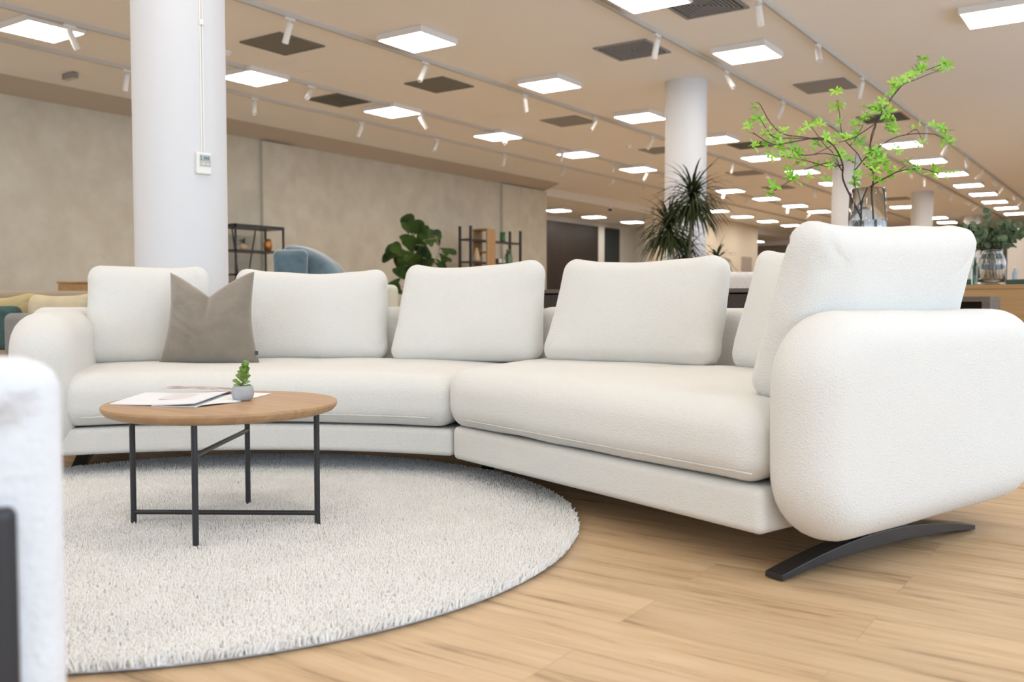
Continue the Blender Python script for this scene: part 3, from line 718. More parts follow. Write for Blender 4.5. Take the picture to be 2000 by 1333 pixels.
# taupe velvet pillow with a chopped top
def velvet():
    N = 48; V = []; Fc = []
    wb, wt, ht = .455, .385, .41
    for side in (1, -1):
        for j in range(N + 1):
            for i in range(N + 1):
                u = 2 * i / N - 1; v_ = 2 * j / N - 1; t = (v_ + 1) / 2
                wdt = wb * (1 - t) + wt * t; wdt -= .055 * math.sin(PI * t) ** 1.0 * (1 - .25 * t)
                top = ht - .115 * (1 - abs(u + .05)) ** 1.25 if abs(u + .05) < 1 else ht
                zz = t * top + .012 * (1 - t) * (1 - u * u) * 0
                th = .085 * (max(0, 1 - u * u) ** .55) * (max(0, 1 - v_ * v_) ** .5)
                th *= 1 - .45 * math.exp(-((u + .05) / .13) ** 2) * max(0, t - .45) / .55
                th += .010 * nz((u * 1.3, v_ * 1.3, side), 1.6, 4) * (1 - u * u) * (1 - v_ * v_)
                # folds radiating from the left corners
                th += .004 * sin(26 * (u * .35 + v_)) * max(0, -u) ** 2 * (1 - v_ * v_) * (1 - u * u) * 2
                rg = abs(nz((u * .8 + v_ * .5, v_ * .9 - u * .3, side * .2), 2.6, 14)); cw_ = min(1, max(abs(u), abs(v_)) * 1.1) * (1 - u * u) ** .5 * (1 - v_ * v_) ** .5
                th -= .007 * math.exp(-(rg / .06) ** 2) * cw_
                V.append((wdt / 2 * u, -side * th, zz))
    n = (N + 1) ** 2
    for s_ in (0, 1):
        for j in range(N):
            for i in range(N):
                a = s_ * n + j * (N + 1) + i; q = (a, a + 1, a + N + 2, a + N + 1); Fc.append(q if s_ == 0 else q[::-1])
    c, yw, wd = edge_px(306, 508, 4.12, 4.10); lean = R(8); out = []
    for x, y, z in np.asarray(V).tolist():
        yl = y * cos(lean) + z * sin(lean); zl = z * cos(lean) - y * sin(lean)
        out.append((c[0] + x * cos(yw) - yl * sin(yw), c[1] + x * sin(yw) + yl * cos(yw), zl + SZ + .004))
    root = thing('throw_pillow', 'taupe velvet pillow with a V-chopped top on the sofa', 'pillow', (c[0], c[1], SZ))
    o = MB().add(out, Fc).build('cover', M['velvet'], root, smooth=True)
    m = o.modifiers.new('weld', 'WELD'); m.merge_threshold = .0004
    tp = Vector(atd(501, 690, 4.08))
    MB().box(tp, (.014, .003, .018), .4).build('care_label', M['black'], root)
    return root
velvet()

# ================================================================== coffee table
TC = Vector((-.897, 2.846)); ZT = .402; RT = .352
ct = thing('coffee_table', 'round oak coffee table on thin black legs', 'table', (TC.x, TC.y, .012))
TX = Vector((-.903, 2.872))
MB().lathe([(.001, 0), (RT - .03, 0), (RT - .012, .006), (RT - .003, .016), (RT, .024), (RT - .001, .030), (RT - .004, .032), (.001, .032)], (TX.x, TX.y, ZT - .032), 96).build('tabletop', M['oak_top'], ct, smooth=True, auto=30)
legs = [(-.888, 2.566), (-1.177, 2.847), (-.901, 3.127), (-.603, 2.835)]
for x, y in legs: MB().tube([(x, y, .012), (x, y, ZT - .031)], .0088, 14).build('leg', M['black'], ct, smooth=True, auto=40)
def at_leg(i, z): return (legs[i][0], legs[i][1], z)
zb = .72 - (1005 - 586) * 2.84 / F
MB().tube([at_leg(1, zb), at_leg(3, zb)], .0075, 12).build('stretcher', M['black'], ct, smooth=True, auto=40)
MB().tube([at_leg(0, .72 - (893 - 586) * 2.566 / F), at_leg(2, .72 - (842 - 586) * 3.127 / F)], .0075, 12).build('stretcher', M['black'], ct, smooth=True, auto=40)
# magazine
def mag():
    A = [atz(x, y, ZT) for x, y in ((216, 791), (372, 797), (445, 766), (318, 768))]       # front page corners: near-left, near-right(spine), far spine, far-left
    mid = thing('open_magazine', 'open magazine lying on the oak coffee table', 'magazine', (-1.05, 2.85, ZT))
    nl, nr = Vector(atz(214, 791, ZT)), Vector(atz(380, 797, ZT)); fl_, fr = Vector(atz(285, 769, ZT)), Vector(atz(448, 772, ZT))
    def sheet(a, b_, c_, d_, hump, th, z0, nme, m, flip=0):
        N = 14; V = []; Fq = []
        for i in range(N + 1):
            t = i / N; h = z0 + hump * (t ** -flip if flip < 0 else sin(PI * t ** flip))
            p = a.lerp(b_, t); q = d_.lerp(c_, t)
            for s_ in (p, q): V.append((s_.x, s_.y, ZT + .0008 + h)); V.append((s_.x, s_.y, ZT + .0008 + h + th))
        for i in range(N):
            k = i * 4; Fq += [(k + 1, k + 5, k + 7, k + 3), (k, k + 2, k + 6, k + 4), (k, k + 4, k + 5, k + 1), (k + 2, k + 3, k + 7, k + 6)]
        Fq += [(0, 1, 3, 2), (N * 4, N * 4 + 2, N * 4 + 3, N * 4 + 1)]
        return MB().add(V, Fq).build(nme, m, mid, smooth=False)
    ex = (nr - nl); R0 = nr + ex * .0 + Vector((.0, 0, 0)); R1 = Vector(atz(530, 770, ZT)); R0 = Vector(atz(462, 787, ZT))
    sheet(nl, nr, fr, fl_, .011, .003, 0, 'page_block', M['paper'], -2.4)
    sheet(nl.lerp(nr, .5), nr + (nr - nl) * .02, fr, fl_.lerp(fr, .5), .0, .002, 0, 'page_block', M['paper'], -1)
    sheet(nr, R0, R1, fr, .004, .002, 0, 'page_block', M['paper'], .6)
    ph = mat('magazine_photo', (.28, .16, .12), .4, var=.6, vscale=22, col2=(.75, .72, .72))
    # printed picture on the far part of the spread, lifted page
    a = Vector(atz(318, 769, ZT)); b_ = Vector(atz(470, 774, ZT)); c_ = Vector(atz(455, 766, ZT)); d_ = Vector(atz(316, 765, ZT))
    sheet(a, b_, c_, d_, .006, .001, .012, 'printed_page', ph, .7)
    pr = mat('magazine_print', (.80, .77, .78), .4, var=.2, vscale=40, col2=(.74, .66, .66))
    a = nl.lerp(fl_, .35).lerp(nr.lerp(fr, .35), .42); b_ = nl.lerp(fl_, .35).lerp(nr.lerp(fr, .35), .72); c_ = nl.lerp(fl_, .8).lerp(nr.lerp(fr, .8), .72); d_ = nl.lerp(fl_, .8).lerp(nr.lerp(fr, .8), .42)
    V = [(p.x, p.y, ZT + .0090) for p in (a, b_, c_, d_)]; MB().add(V + [(x, y, z - .002) for x, y, z in np.asarray(V).tolist()], [(0, 1, 2, 3), (7, 6, 5, 4), (0, 4, 5, 1), (1, 5, 6, 2), (2, 6, 7, 3), (3, 7, 4, 0)]).build('printed_page', pr, mid)
mag()
# succulent in a concrete pot
sp_ = Vector(atz(469, 785, ZT)); sp_.y += .03
sc = thing('potted_succulent', 'tiny green succulent in a round grey concrete pot on the table', 'plant', (sp_.x, sp_.y, ZT))
MB().lathe([(.001, 0), (.022, 0), (.030, .006), (.0345, .018), (.0345, .030), (.031, .043), (.028, .047), (.025, .045), (.024, .036), (.001, .036)], (sp_.x, sp_.y, ZT + .0005), 40, caps=False).build('pot', M['concrete'], sc, smooth=True, auto=60)
b = MB(); st = MB(); stem = [(sp_.x - .006, sp_.y, ZT + .034), (sp_.x + .0, sp_.y, ZT + .06), (sp_.x + .006, sp_.y, ZT + .085), (sp_.x + .012, sp_.y, ZT + .105)]
st.tube(stem, [.0025, .002, .0015, .001], 6)
for k in range(26):
    t = k / 25; p = Vector(stem[0]).lerp(Vector(stem[3]), t ** .9); a = k * 2.4
    L_ = .034 * (1 - .40 * t); el = .15 + 1.0 * t
    d = Vector((cos(a) * cos(el), sin(a) * cos(el), sin(el)))
    b.leaf(p + Vector((0, 0, .004)), d, Vector((0, -.5, 1)), L_, .024 * (1 - .2 * t), -.1, [(0, .15), (.3, .6), (.65, 1), (.9, .7), (1, .1)], .2)
st.build('stem', M['succulent'], sc, smooth=True); b.build('foliage', M['succulent'], sc, smooth=True)

# ================================================================== near-left armchair (out of focus)
ax0 = Vector((-.539, 1.048)); ad = Vector((-.81, -.59)).normalized()      # front tip of its near arm; direction towards its back
fac = -ad; nout = Vector((-ad.y, ad.x)); nout = nout if nout.y < 0 else -nout
ach = thing('armchair', 'blurred white boucle armchair with black frame at the left edge', 'armchair', (-1.0, 1.15, 0))
def slab(o_, L, T, z0, z1, rad, seed, flare=0.0): return arm(o_, ad, -nout, L, T, z0, z1, rad, seed, flare)
slab(ax0, .80, .14, .20, .656, .030, 6).build('armrest', M['boucle_near'], ach, smooth=True)
sh = ax0 - nout * .72
slab(sh, .80, .14, .20, .656, .030, 8).build('armrest', M['boucle_near'], ach, smooth=True)
V, Fc = softbox(.62, .56, .17, .06, (14, 12, 3)); V[:, 2] += .26
yaw_c = math.atan2(ad.y, ad.x); cen = ax0 + ad * .40 - nout * .43
MB().add([(cen.x + x * cos(yaw_c) - y * sin(yaw_c), cen.y + x * sin(yaw_c) + y * cos(yaw_c), z) for x, y, z in np.asarray(V).tolist()], Fc).build('seat_cushion', M['boucle_near'], ach, smooth=True)
V, Fc = softbox(.15, .86, .60, .06, (4, 16, 12)); V[:, 2] += .22; cen = ax0 + ad * .83 - nout * .36
MB().add([(cen.x + x * cos(yaw_c) - y * sin(yaw_c), cen.y + x * sin(yaw_c) + y * cos(yaw_c), z) for x, y, z in np.asarray(V).tolist()], Fc).build('backrest', M['boucle_near'], ach, smooth=True)
for off in (.012, -.875):
    for t in (.080, .74):
        q = ax0 + nout * (.150 + off if off > 0 else off + .0) + ad * t
        if off < 0: q = ax0 + nout * off + ad * t
        MB().box((q.x, q.y, .26), (.066, .022, .52), yaw_c).build('leg', M['black'], ach, bevel=.008)
    q = ax0 + nout * (.150 + off if off > 0 else off) + ad * .42
    MB().box((q.x, q.y, .20), (.60, .022, .035), yaw_c).build('frame_rail', M['black'], ach, bevel=.004)

# ================================================================== glass vase with green branches on the sideboard
YB = 5.36            # world Y of the sideboard front zone
def wv(p):            # world -> view plan
    return (p[0] * CP + p[1] * SP, -p[0] * SP + p[1] * CP)
sbx0, sbx1 = -3.55, -1.12
sb = thing('sideboard', 'dark smoked wood sideboard behind the sofa', 'sideboard', ((sbx0 + sbx1) / 2, YB + .05, 0), view=False)
zt_ = .788; x0, x1, y0, y1 = sbx0, sbx1, YB - .17, YB + .25
MB().box(((x0 + x1) / 2, (y0 + y1) / 2, zt_ - .0125), (x1 - x0, y1 - y0, .025)).build('top', M['walnut_x'], sb, view=False, bevel=.002)
MB().box(((x0 + x1) / 2, (y0 + y1) / 2, .12), (x1 - x0, y1 - y0, .03)).build('bottom_panel', M['walnut_x'], sb, view=False)
MB().box(((x0 + x1) / 2, y1 - .01, .45), (x1 - x0 - .04, .02, .63)).build('back_panel', M['walnut_x'], sb, view=False)
for x in (x0 + .015, x1 - .015): MB().box((x, (y0 + y1) / 2, .45), (.03, y1 - y0, .63)).build('side_panel', M['walnut_x'], sb, view=False)
for i in range(4):
    xa = x0 + .035 + i * (x1 - x0 - .07) / 4; xb = xa + (x1 - x0 - .07) / 4 - .008
    d_ = MB().box(((xa + xb) / 2, y0 + .012, .71), (xb - xa, .02, .085)).build('drawer', M['walnut'], sb, view=False)
    MB().box(((xa + xb) / 2, y0 - .006, .66), (xb - xa, .016, .008)).build('drawer_pull', M['lcd_frame'], d_, view=False)
    d_ = MB().box(((xa + xb) / 2, y0 + .012, .39), (xb - xa, .02, .50)).build('door', M['walnut'], sb, view=False)
for x in (x0 + .08, x1 - .08):
    for y in (y0 + .06, y1 - .06): MB().box((x, y, .053), (.035, .035, .106)).build('leg', M['black'], sb, view=False)

dv = 5.16; vx = (1691 - 1000) / F * dv; VC = (vx, dv)
vz0 = zt_ + .001; vz1 = .72 + (586 - 371) * dv / F
rb, rt = (1731 - 1651) / 2 / F * dv, (1727 - 1657) / 2 / F * dv * .97
hgt = vz1 - vz0
va = thing('glass_vase', 'tall clear glass vase holding bright green branches', 'vase', (vx, dv, vz0))
prof = [(.001, 0), (rb * .97, 0), (rb, .008), (rb * .99, .05), (rt + (rb - rt) * .4, hgt * .5), (rt, hgt - .004), (rt - .003, hgt), (rt - .005, hgt - .004), (rt + (rb - rt) * .4 - .005, hgt * .5), (rb - .006, .06), (rb - .008, .03), (.001, .025)]
g = MB().lathe(prof, (vx, dv, vz0), 64, caps=False)
gv = []
for p in g.v:      # slightly wavy hand-blown wall
    a = math.atan2(p[1] - dv, p[0] - vx); k = 1 + .010 * sin(7 * a + p[2] * 20) + .012 * nz((cos(a), sin(a), p[2] * 4), 2.2, 3); gv.append((vx + (p[0] - vx) * k, dv + (p[1] - dv) * k, p[2]))
g.v = gv; g.build('glass_body', M['glass'], va, smooth=True)
wz = .72 + (586 - 433) * dv / F - vz0
MB().lathe([(.001, .0255), (rb - .0135, .0305), (rb - .0120, .06), (rb - .0120, wz), (.001, wz)], (vx, dv, vz0), 48, caps=False).build('water', M['water'], va, smooth=True, auto=30)

def pline(pts, d0, d1, n=None, base=None):
    """photo points -> 3-D polyline with the given depth run"""
    L_ = len(pts); out = []
    for i, (px, py) in enumerate(pts):
        out.append(Vector(atd(px, py, d0 + (d1 - d0) * i / (L_ - 1))))
    return out
def smoothline(P, k=4):
    out = []
    for i in range(len(P) - 1):
        p0 = P[max(0, i - 1)]; p1 = P[i]; p2 = P[i + 1]; p3 = P[min(len(P) - 1, i + 2)]
        for j in range(k):
            t = j / k; out.append(.5 * ((2 * p1) + (p2 - p0) * t + (2 * p0 - 5 * p1 + 4 * p2 - p3) * t * t + (3 * p1 - p0 - 3 * p2 + p3) * t ** 3))
    out.append(P[-1]); return out
def cluster(b, p, size, seed, n=6, up=.3):
    rd = random.Random(seed)
    ax_ = Vector((rd.uniform(-.6, .6), rd.uniform(-.9, .1), rd.uniform(-.1, 1))).normalized()
    a1 = ax_.orthogonal().normalized(); a2 = ax_.cross(a1); ph = rd.random() * 6
    for k in range(n):
        a = ph + 2 * PI * k / n + rd.uniform(-.25, .25); d = (a1 * cos(a) + a2 * sin(a) + ax_ * rd.uniform(.1, .7))
        L_ = size * rd.uniform(.75, 1.2)
        b.leaf(p, d, ax_, L_, L_ * .42, rd.uniform(0, .35), [(0, .06), (.3, .55), (.58, 1), (.82, .6), (1, .02)], .15)
zin = .72
BR = []      # (name,label, [ (points,d0,d1,r0,r1) ... ], [ clusters px,py,depth,size ])
# stems are rooted inside the vase near its base
BR.append(('dark twig branch with green leaves spreading far to the left', [
    ([(1694, 552), (1690, 450), (1672, 395), (1655, 348), (1646, 322), (1632, 290), (1610, 272), (1590, 270), (1550, 277), (1510, 282), (1470, 259)], 5.18, 4.75, .0052, .0018),
    ([(1646, 322), (1630, 318), (1600, 322), (1573, 332), (1548, 350), (1512, 373)], 5.1, 4.8, .003, .0015),
    ([(1637, 328), (1618, 326), (1590, 318), (1555, 310), (1520, 304)], 5.0, 5.3, .0028, .0015),
    ([(1610, 272), (1570, 268), (1530, 262), (1505, 240), (1485, 205), (1476, 200)], 4.95, 4.9, .0026, .0014),
    ([(1590, 270), (1548, 270), (1512, 268), (1496, 250), (1482, 228)], 4.95, 4.8, .0026, .0014),
    ([(1646, 322), (1628, 300), (1612, 285), (1595, 262), (1583, 245)], 5.08, 5.2, .0026, .0014),
    ([(1640, 308), (1610, 300), (1570, 303), (1545, 293), (1538, 288)], 5.0, 4.9, .0024, .0014)],
    [(1476, 203), (1479, 222), (1471, 237), (1464, 252), (1488, 240), (1497, 257), (1488, 265), (1476, 282), (1513, 265), (1522, 275), (1530, 283), (1517, 290), (1548, 275), (1552, 290), (1536, 305), (1505, 305), (1562, 298), (1568, 308),
     (1583, 245), (1567, 262), (1593, 285), (1610, 270), (1545, 340), (1557, 352), (1540, 347), (1513, 366), (1505, 380), (1580, 345), (1596, 320), (1565, 320), (1541, 330), (1620, 350), (1526, 262), (1498, 275)]))
BR.append(('dark twig branch with green leaves rising to the far upper right', [
    ([(1700, 552), (1697, 450), (1695, 390), (1697, 345), (1698, 320), (1699, 290), (1703, 262), (1716, 230), (1735, 200), (1755, 175), (1775, 153), (1810, 137), (1850, 122)], 5.2, 5.5, .0052, .0016),
    ([(1735, 200), (1758, 170), (1790, 155), (1832, 138)], 5.3, 5.5, .003, .0014),
    ([(1703, 262), (1712, 240), (1714, 222)], 5.2, 5.1, .002, .0014),
    ([(1700, 310), (1685, 318), (1675, 300), (1655, 280), (1640, 262), (1620, 245)], 5.2, 5.35, .003, .0014),
    ([(1653, 293), (1645, 265), (1640, 225), (1636, 195)], 5.3, 5.35, .0026, .0012),
    ([(1697, 262), (1670, 268), (1640, 278), (1610, 292), (1585, 303), (1560, 303)], 5.15, 4.9, .0026, .0013),
    ([(1650, 300), (1668, 275), (1683, 250), (1686, 238)], 5.3, 5.2, .0024, .0012)],
    [(1853, 120), (1838, 130), (1832, 140), (1845, 135), (1804, 118), (1795, 130), (1785, 145), (1800, 135), (1762, 158), (1750, 163), (1742, 175), (1735, 190), (1728, 200), (1720, 208), (1705, 205), (1695, 215), (1682, 222), (1690, 232), (1678, 232), (1712, 215),
     (1730, 225), (1738, 232), (1728, 240), (1745, 245), (1742, 262), (1637, 183), (1642, 200), (1632, 215), (1640, 245), (1605, 240), (1630, 262), (1620, 280), (1655, 275), (1668, 270), (1675, 255), (1683, 275), (1672, 240), (1640, 305), (1645, 300), (1632, 312), (1625, 320), (1668, 312)]))
BR.append(('dark twig branch with green leaves reaching low to the right', [
    ([(1690, 552), (1692, 420), (1700, 375), (1716, 358), (1735, 345), (1755, 335), (1785, 330), (1808, 331), (1830, 338)], 5.12, 4.85, .0045, .0015),
    ([(1716, 358), (1740, 342), (1760, 330), (1768, 325)], 5.05, 4.95, .0024, .0012),
    ([(1690, 420), (1680, 395), (1672, 370), (1668, 345), (1672, 300)], 5.12, 5.25, .0026, .0013),
    ([(1697, 330), (1698, 300), (1720, 285), (1745, 270), (1780, 262), (1820, 262), (1845, 270)], 5.15, 5.0, .003, .0014),
    ([(1770, 263), (1790, 253), (1800, 272)], 5.05, 5.0, .002, .0012),
    ([(1698, 305), (1712, 312), (1730, 322)], 5.1, 5.0, .002, .0012)],
    [(1705, 298), (1712, 305), (1698, 312), (1708, 318), (1718, 310), (1725, 318), (1735, 325), (1742, 330), (1738, 340), (1712, 335), (1705, 345), (1715, 352), (1710, 328), (1722, 300), (1728, 308), (1692, 302),
     (1770, 322), (1780, 328), (1790, 335), (1825, 328), (1830, 333), (1852, 348), (1788, 248), (1795, 280), (1830, 252), (1842, 265), (1850, 275), (1855, 280), (1668, 315), (1672, 335), (1665, 355), (1682, 345), (1745, 292), (1843, 258)]))
for k, (lab, lines, cl) in enumerate(BR):
    root = thing('leafy_branch', lab, 'branch', tuple(atd(lines[0][0][0][0], 552, dv)), 'green branches in the glass vase')
    b = MB(); allp = []
    for j, (pts, d0, d1, r0, r1) in enumerate(lines):
        P = pline(pts, d0, d1)
        if j == 0:
            P[0] = Vector((vx + (-.03, .03, .0)[k], dv + (.0, .02, -.03)[k], vz0 + .034)); P[1].y = dv
            for q in P[2:4]: q.y = dv + (q.y - dv) * .4
        elif allp:     # start on the nearest point of the parent twig
            q = min(allp, key=lambda a: (a - P[0]).length); P[0] = q
        Q = smoothline(P); allp += Q
        b.tube(Q, list(np.linspace(r0 * 1.15, r1 * 1.25, len(Q))), 7)
    b.build('stem', M['twig'], root, smooth=True)
    fb = MB()
    for i, (px, py) in enumerate(cl):
        # hang each leaf cluster on the closest twig, keeping its own depth scatter
        best = min(allp, key=lambda a: (1000 + F * a.x / a.y - px) ** 2 + (586 - F * (a.z - H) / a.y - py) ** 2)
        p = Vector(atd(px, py, best.y + random.uniform(-.03, .03)))
        for q in range(2):
            pj = p + Vector((random.uniform(-.02, .02), random.uniform(-.02, .02), random.uniform(-.02, .02)))
            cluster(fb, pj, random.uniform(.032, .046), 1000 * k + i * 2 + q, random.choice((4, 5, 6)))
    fb.build('foliage', M['leaf_bright'], root, smooth=True)

# ================================================================== right background: oak counter, jar of eucalyptus
cy0 = 7.10; ztc = .825
oc = thing('oak_counter', 'honey oak counter behind the sofa arm, holding the eucalyptus jar', 'counter', (-.8, cy0 + .35, 0), view=False)
MB().box((-.75, cy0 + .35, ztc - .015), (2.1, .7, .03)).build('top', M['oak_dark'], oc, view=False, bevel=.002)
MB().box((-.75, cy0 + .02, (ztc - .03) / 2), (2.06, .03, ztc - .034)).build('front_panel', M['oak_dark'], oc, view=False)
for x in (-1.76, .26): MB().box((x, cy0 + .36, (ztc - .03) / 2), (.03, .64, ztc - .034)).build('side_panel', M['oak_dark'], oc, view=False)
dj = 6.5; jx = (1935 - 1000) / F * dj
jr = 25 / F * dj; jh = (556 - 486) / F * dj
jar = thing('glass_jar', 'clear glass jar with eucalyptus stems on the oak counter', 'jar', (jx, dj, ztc))
MB().lathe([(.001, 0), (jr * .95, 0), (jr, .01), (jr, jh * .62), (jr * .95, jh * .70), (jr * .76, jh * .85), (jr * .74, jh * .9), (jr * .80, jh * .96), (jr * .80, jh), (jr * .72, jh), (jr * .68, jh * .88), (jr * .9, jh * .68), (jr * .94, jh * .6), (jr * .94, .02), (.001, .015)], (jx, dj, ztc + .001), 48, caps=False).build('glass_body', M['glass'], jar, smooth=True)
eu = thing('eucalyptus_bunch', 'bunch of grey-green eucalyptus stems standing in the jar', 'plant', (jx, dj, ztc + .02))
b = MB(); fb = MB(); zr = ztc + jh
tips = [(1926, 412), (1878, 440), (1888, 450), (1905, 440), (1898, 475), (1915, 455), (1930, 450), (1945, 458), (1962, 435), (1972, 455), (1990, 440), (1998, 448), (1992, 462), (1978, 482), (1955, 470), (1905, 490), (1885, 462), (1968, 470), (1940, 478), (1920, 478), (2008, 455), (1985, 470), (1912, 468), (1960, 485)]
for i, (px, py) in enumerate(tips):
    dd = dj + random.uniform(-.18, .18); tip = Vector(atd(px, py, dd))
    a = Vector((jx + random.uniform(-.05, .05), dj + random.uniform(-.04, .04), ztc + .03)); m_ = Vector((jx + random.uniform(-.03, .03), dj + random.uniform(-.03, .03), zr - .015))
    mm = m_.lerp(tip, .5) + Vector((0, 0, .03)); P = smoothline([a, m_, mm, tip], 5)
    b.tube(P, list(np.linspace(.0022, .001, len(P))), 5)
    for j, q in enumerate(P[7:]):
        for s_ in range(2):
            an = random.uniform(0, 6.28); d = Vector((cos(an), sin(an) * .8, random.uniform(-.3, .8)))
            L_ = random.uniform(.035, .058)
            fb.leaf(q, d, Vector((random.uniform(-.5, .5), -1, random.uniform(-.3, .9))), L_, L_ * .88, .1, [(0, .12), (.2, .75), (.5, 1), (.8, .8), (1, .15)], .08)
b.build('stem', M['trunk'], eu, smooth=True); fb.build('foliage', M['eucalyptus'], eu, smooth=True)
# dark framed side cabinet in front of the counter
cw = W(*atd(1934, 583, 4.95)); ztop = .738
cab = thing('side_cabinet', 'low grey-brown open cabinet half hidden by the white cushion', 'cabinet', (cw.x - .16, cw.y + .2, 0), view=False)
X1 = cw.x; X0 = X1 - .33; Y0 = cw.y
MB().box(((X0 + X1) / 2, Y0 + .2, ztop - .013), (X1 - X0, .4, .026)).build('top', M['walnut_x'], cab, view=False, bevel=.002)
MB().box(((X0 + X1) / 2, Y0 + .385, .37), (X1 - X0 - .06, .02, .68)).build('back_panel', M['walnut'], cab, view=False)
MB().box(((X0 + X1) / 2, Y0 + .2, .03), (X1 - X0, .4, .04)).build('base', M['walnut_x'], cab, view=False)
for x in (X0 + .02, X1 - .02): MB().box((x, Y0 + .2, .38), (.04, .4, .66)).build('side_panel', M['walnut_x'], cab, view=False)
# bottles and dark green sofa beyond the counter
def bottle(px, pyb, pyt, d, name, lab, m, r_, neck=.4, cap=None):
    z0 = atd(px, pyb, d)[2]; z1 = atd(px, pyt, d)[2]; h = z1 - z0; x = (px - 1000) / F * d
    t = thing(name, lab, 'bottle', (x, d, z0))
    MB().lathe([(.001, 0), (r_ * .95, 0), (r_, .008), (r_, h * .62), (r_ * .8, h * .74), (r_ * neck, h * .84), (r_ * neck, h * .95), (.001, h * .95)], (x, d, z0), 24, caps=False).build('bottle_body', m, t, smooth=True, auto=50)
    MB().lathe([(.001, h * .93), (r_ * neck * 1.15, h * .93), (r_ * neck * 1.15, h), (.001, h)], (x, d, z0), 16, caps=False).build('cap', cap or m, t, smooth=True, auto=40)
    return t
M['pet'] = mat('clear_blue_plastic', (.55, .68, .78), .15, trans=.6)
gs = thing('green_sofa', 'bottle green sofa back seen past the eucalyptus jar', 'sofa', (0, 0, 0))
gc = (5.35, 9.6); gs.location = W(gc[0], gc[1], 0)
V, Fc = softbox(2.6, .24, .62, .07, (24, 3, 8)); V[:, 2] += .31
for p in V:
    if p[2] > .8: p[2] += .012 * nz(p, 4, 2)
MB().add([(gc[0] + x, gc[1] + y, z) for x, y, z in np.asarray(V).tolist()], Fc).build('backrest', M['dgreen_fabric'], gs, smooth=True)
V, Fc = softbox(2.6, .95, .36, .07, (20, 8, 4)); V[:, 2] += .06
MB().add([(gc[0] + x, gc[1] + .5 + y, z) for x, y, z in np.asarray(V).tolist()], Fc).build('seat', M['dgreen_fabric'], gs, smooth=True)
for x in (-1.2, 1.2):
    for y in (.0, .85): MB().box((gc[0] + x, gc[1] + y, .035), (.05, .05, .07)).build('leg', M['black'], gs)
tb = thing('display_table', 'small white table top behind the green sofa', 'table', (5.6, 10.4, 0))
MB().box((5.75, 11.15, .90), (1.6, .6, .03)).build('tabletop', M['white_fabric'], tb, bevel=.004)
for x in (5.05, 6.45): MB().box((x, 11.15, .4425), (.05, .5, .885)).build('leg', M['white_metal'], tb)
bottle(1980, 556, 521, 11.15, 'water_bottle', 'clear blue water bottle right of the eucalyptus jar', M['pet'], .030, .45, M['plastic']).location
bottle(1902, 556, 503, 6.75, 'green_bottle', 'dark green bottle beside the eucalyptus jar', M['bottle_glass'], .022)

# white upholstered bench with a light top behind the dark sideboard
wb = thing('white_bench', 'white upholstered daybed seen in the gap between two back cushions', 'daybed', (2.0, 8.3, 0))
V, Fc = softbox(2.6, .9, .34, .06, (20, 8, 4)); V[:, 2] += .585
MB().add([(2.0 + x, 8.4 + y, z + .035) for x, y, z in np.asarray(V).tolist()], Fc).build('mattress', M['white_fabric'], wb, smooth=True)
MB().box((2.0, 8.4, .50), (2.55, .86, .24)).build('frame', M['walnut_x'], wb, bevel=.005)
for x in (.8, 3.2):
    for y in (8.05, 8.75): MB().box((x, y, .19), (.06, .06, .38)).build('leg', M['black'], wb)
# sage sofa seen between the second and third cushions
sg_ = thing('sage_sofa', 'pale sage sofa back in the gap right of the wide cushion', 'sofa', (-1.83, 9.8, 0))
V, Fc = softbox(1.3, .26, .56, .06, (16, 3, 8)); V[:, 2] += .27
MB().add([(-1.83 + x, 9.5 + y, z + .045) for x, y, z in np.asarray(V).tolist()], Fc).build('backrest', M['greige_fabric'], sg_, smooth=True)
V, Fc = softbox(1.3, .9, .34, .06, (16, 8, 3)); V[:, 2] += .06
MB().add([(-1.83 + x, 10.0 + y, z) for x, y, z in np.asarray(V).tolist()], Fc).build('seat', M['greige_fabric'], sg_, smooth=True)
for x in (-2.35, -1.3):
    for y in (9.5, 10.3): MB().box((x, y, .04), (.05, .05, .08)).build('leg', M['black'], sg_)

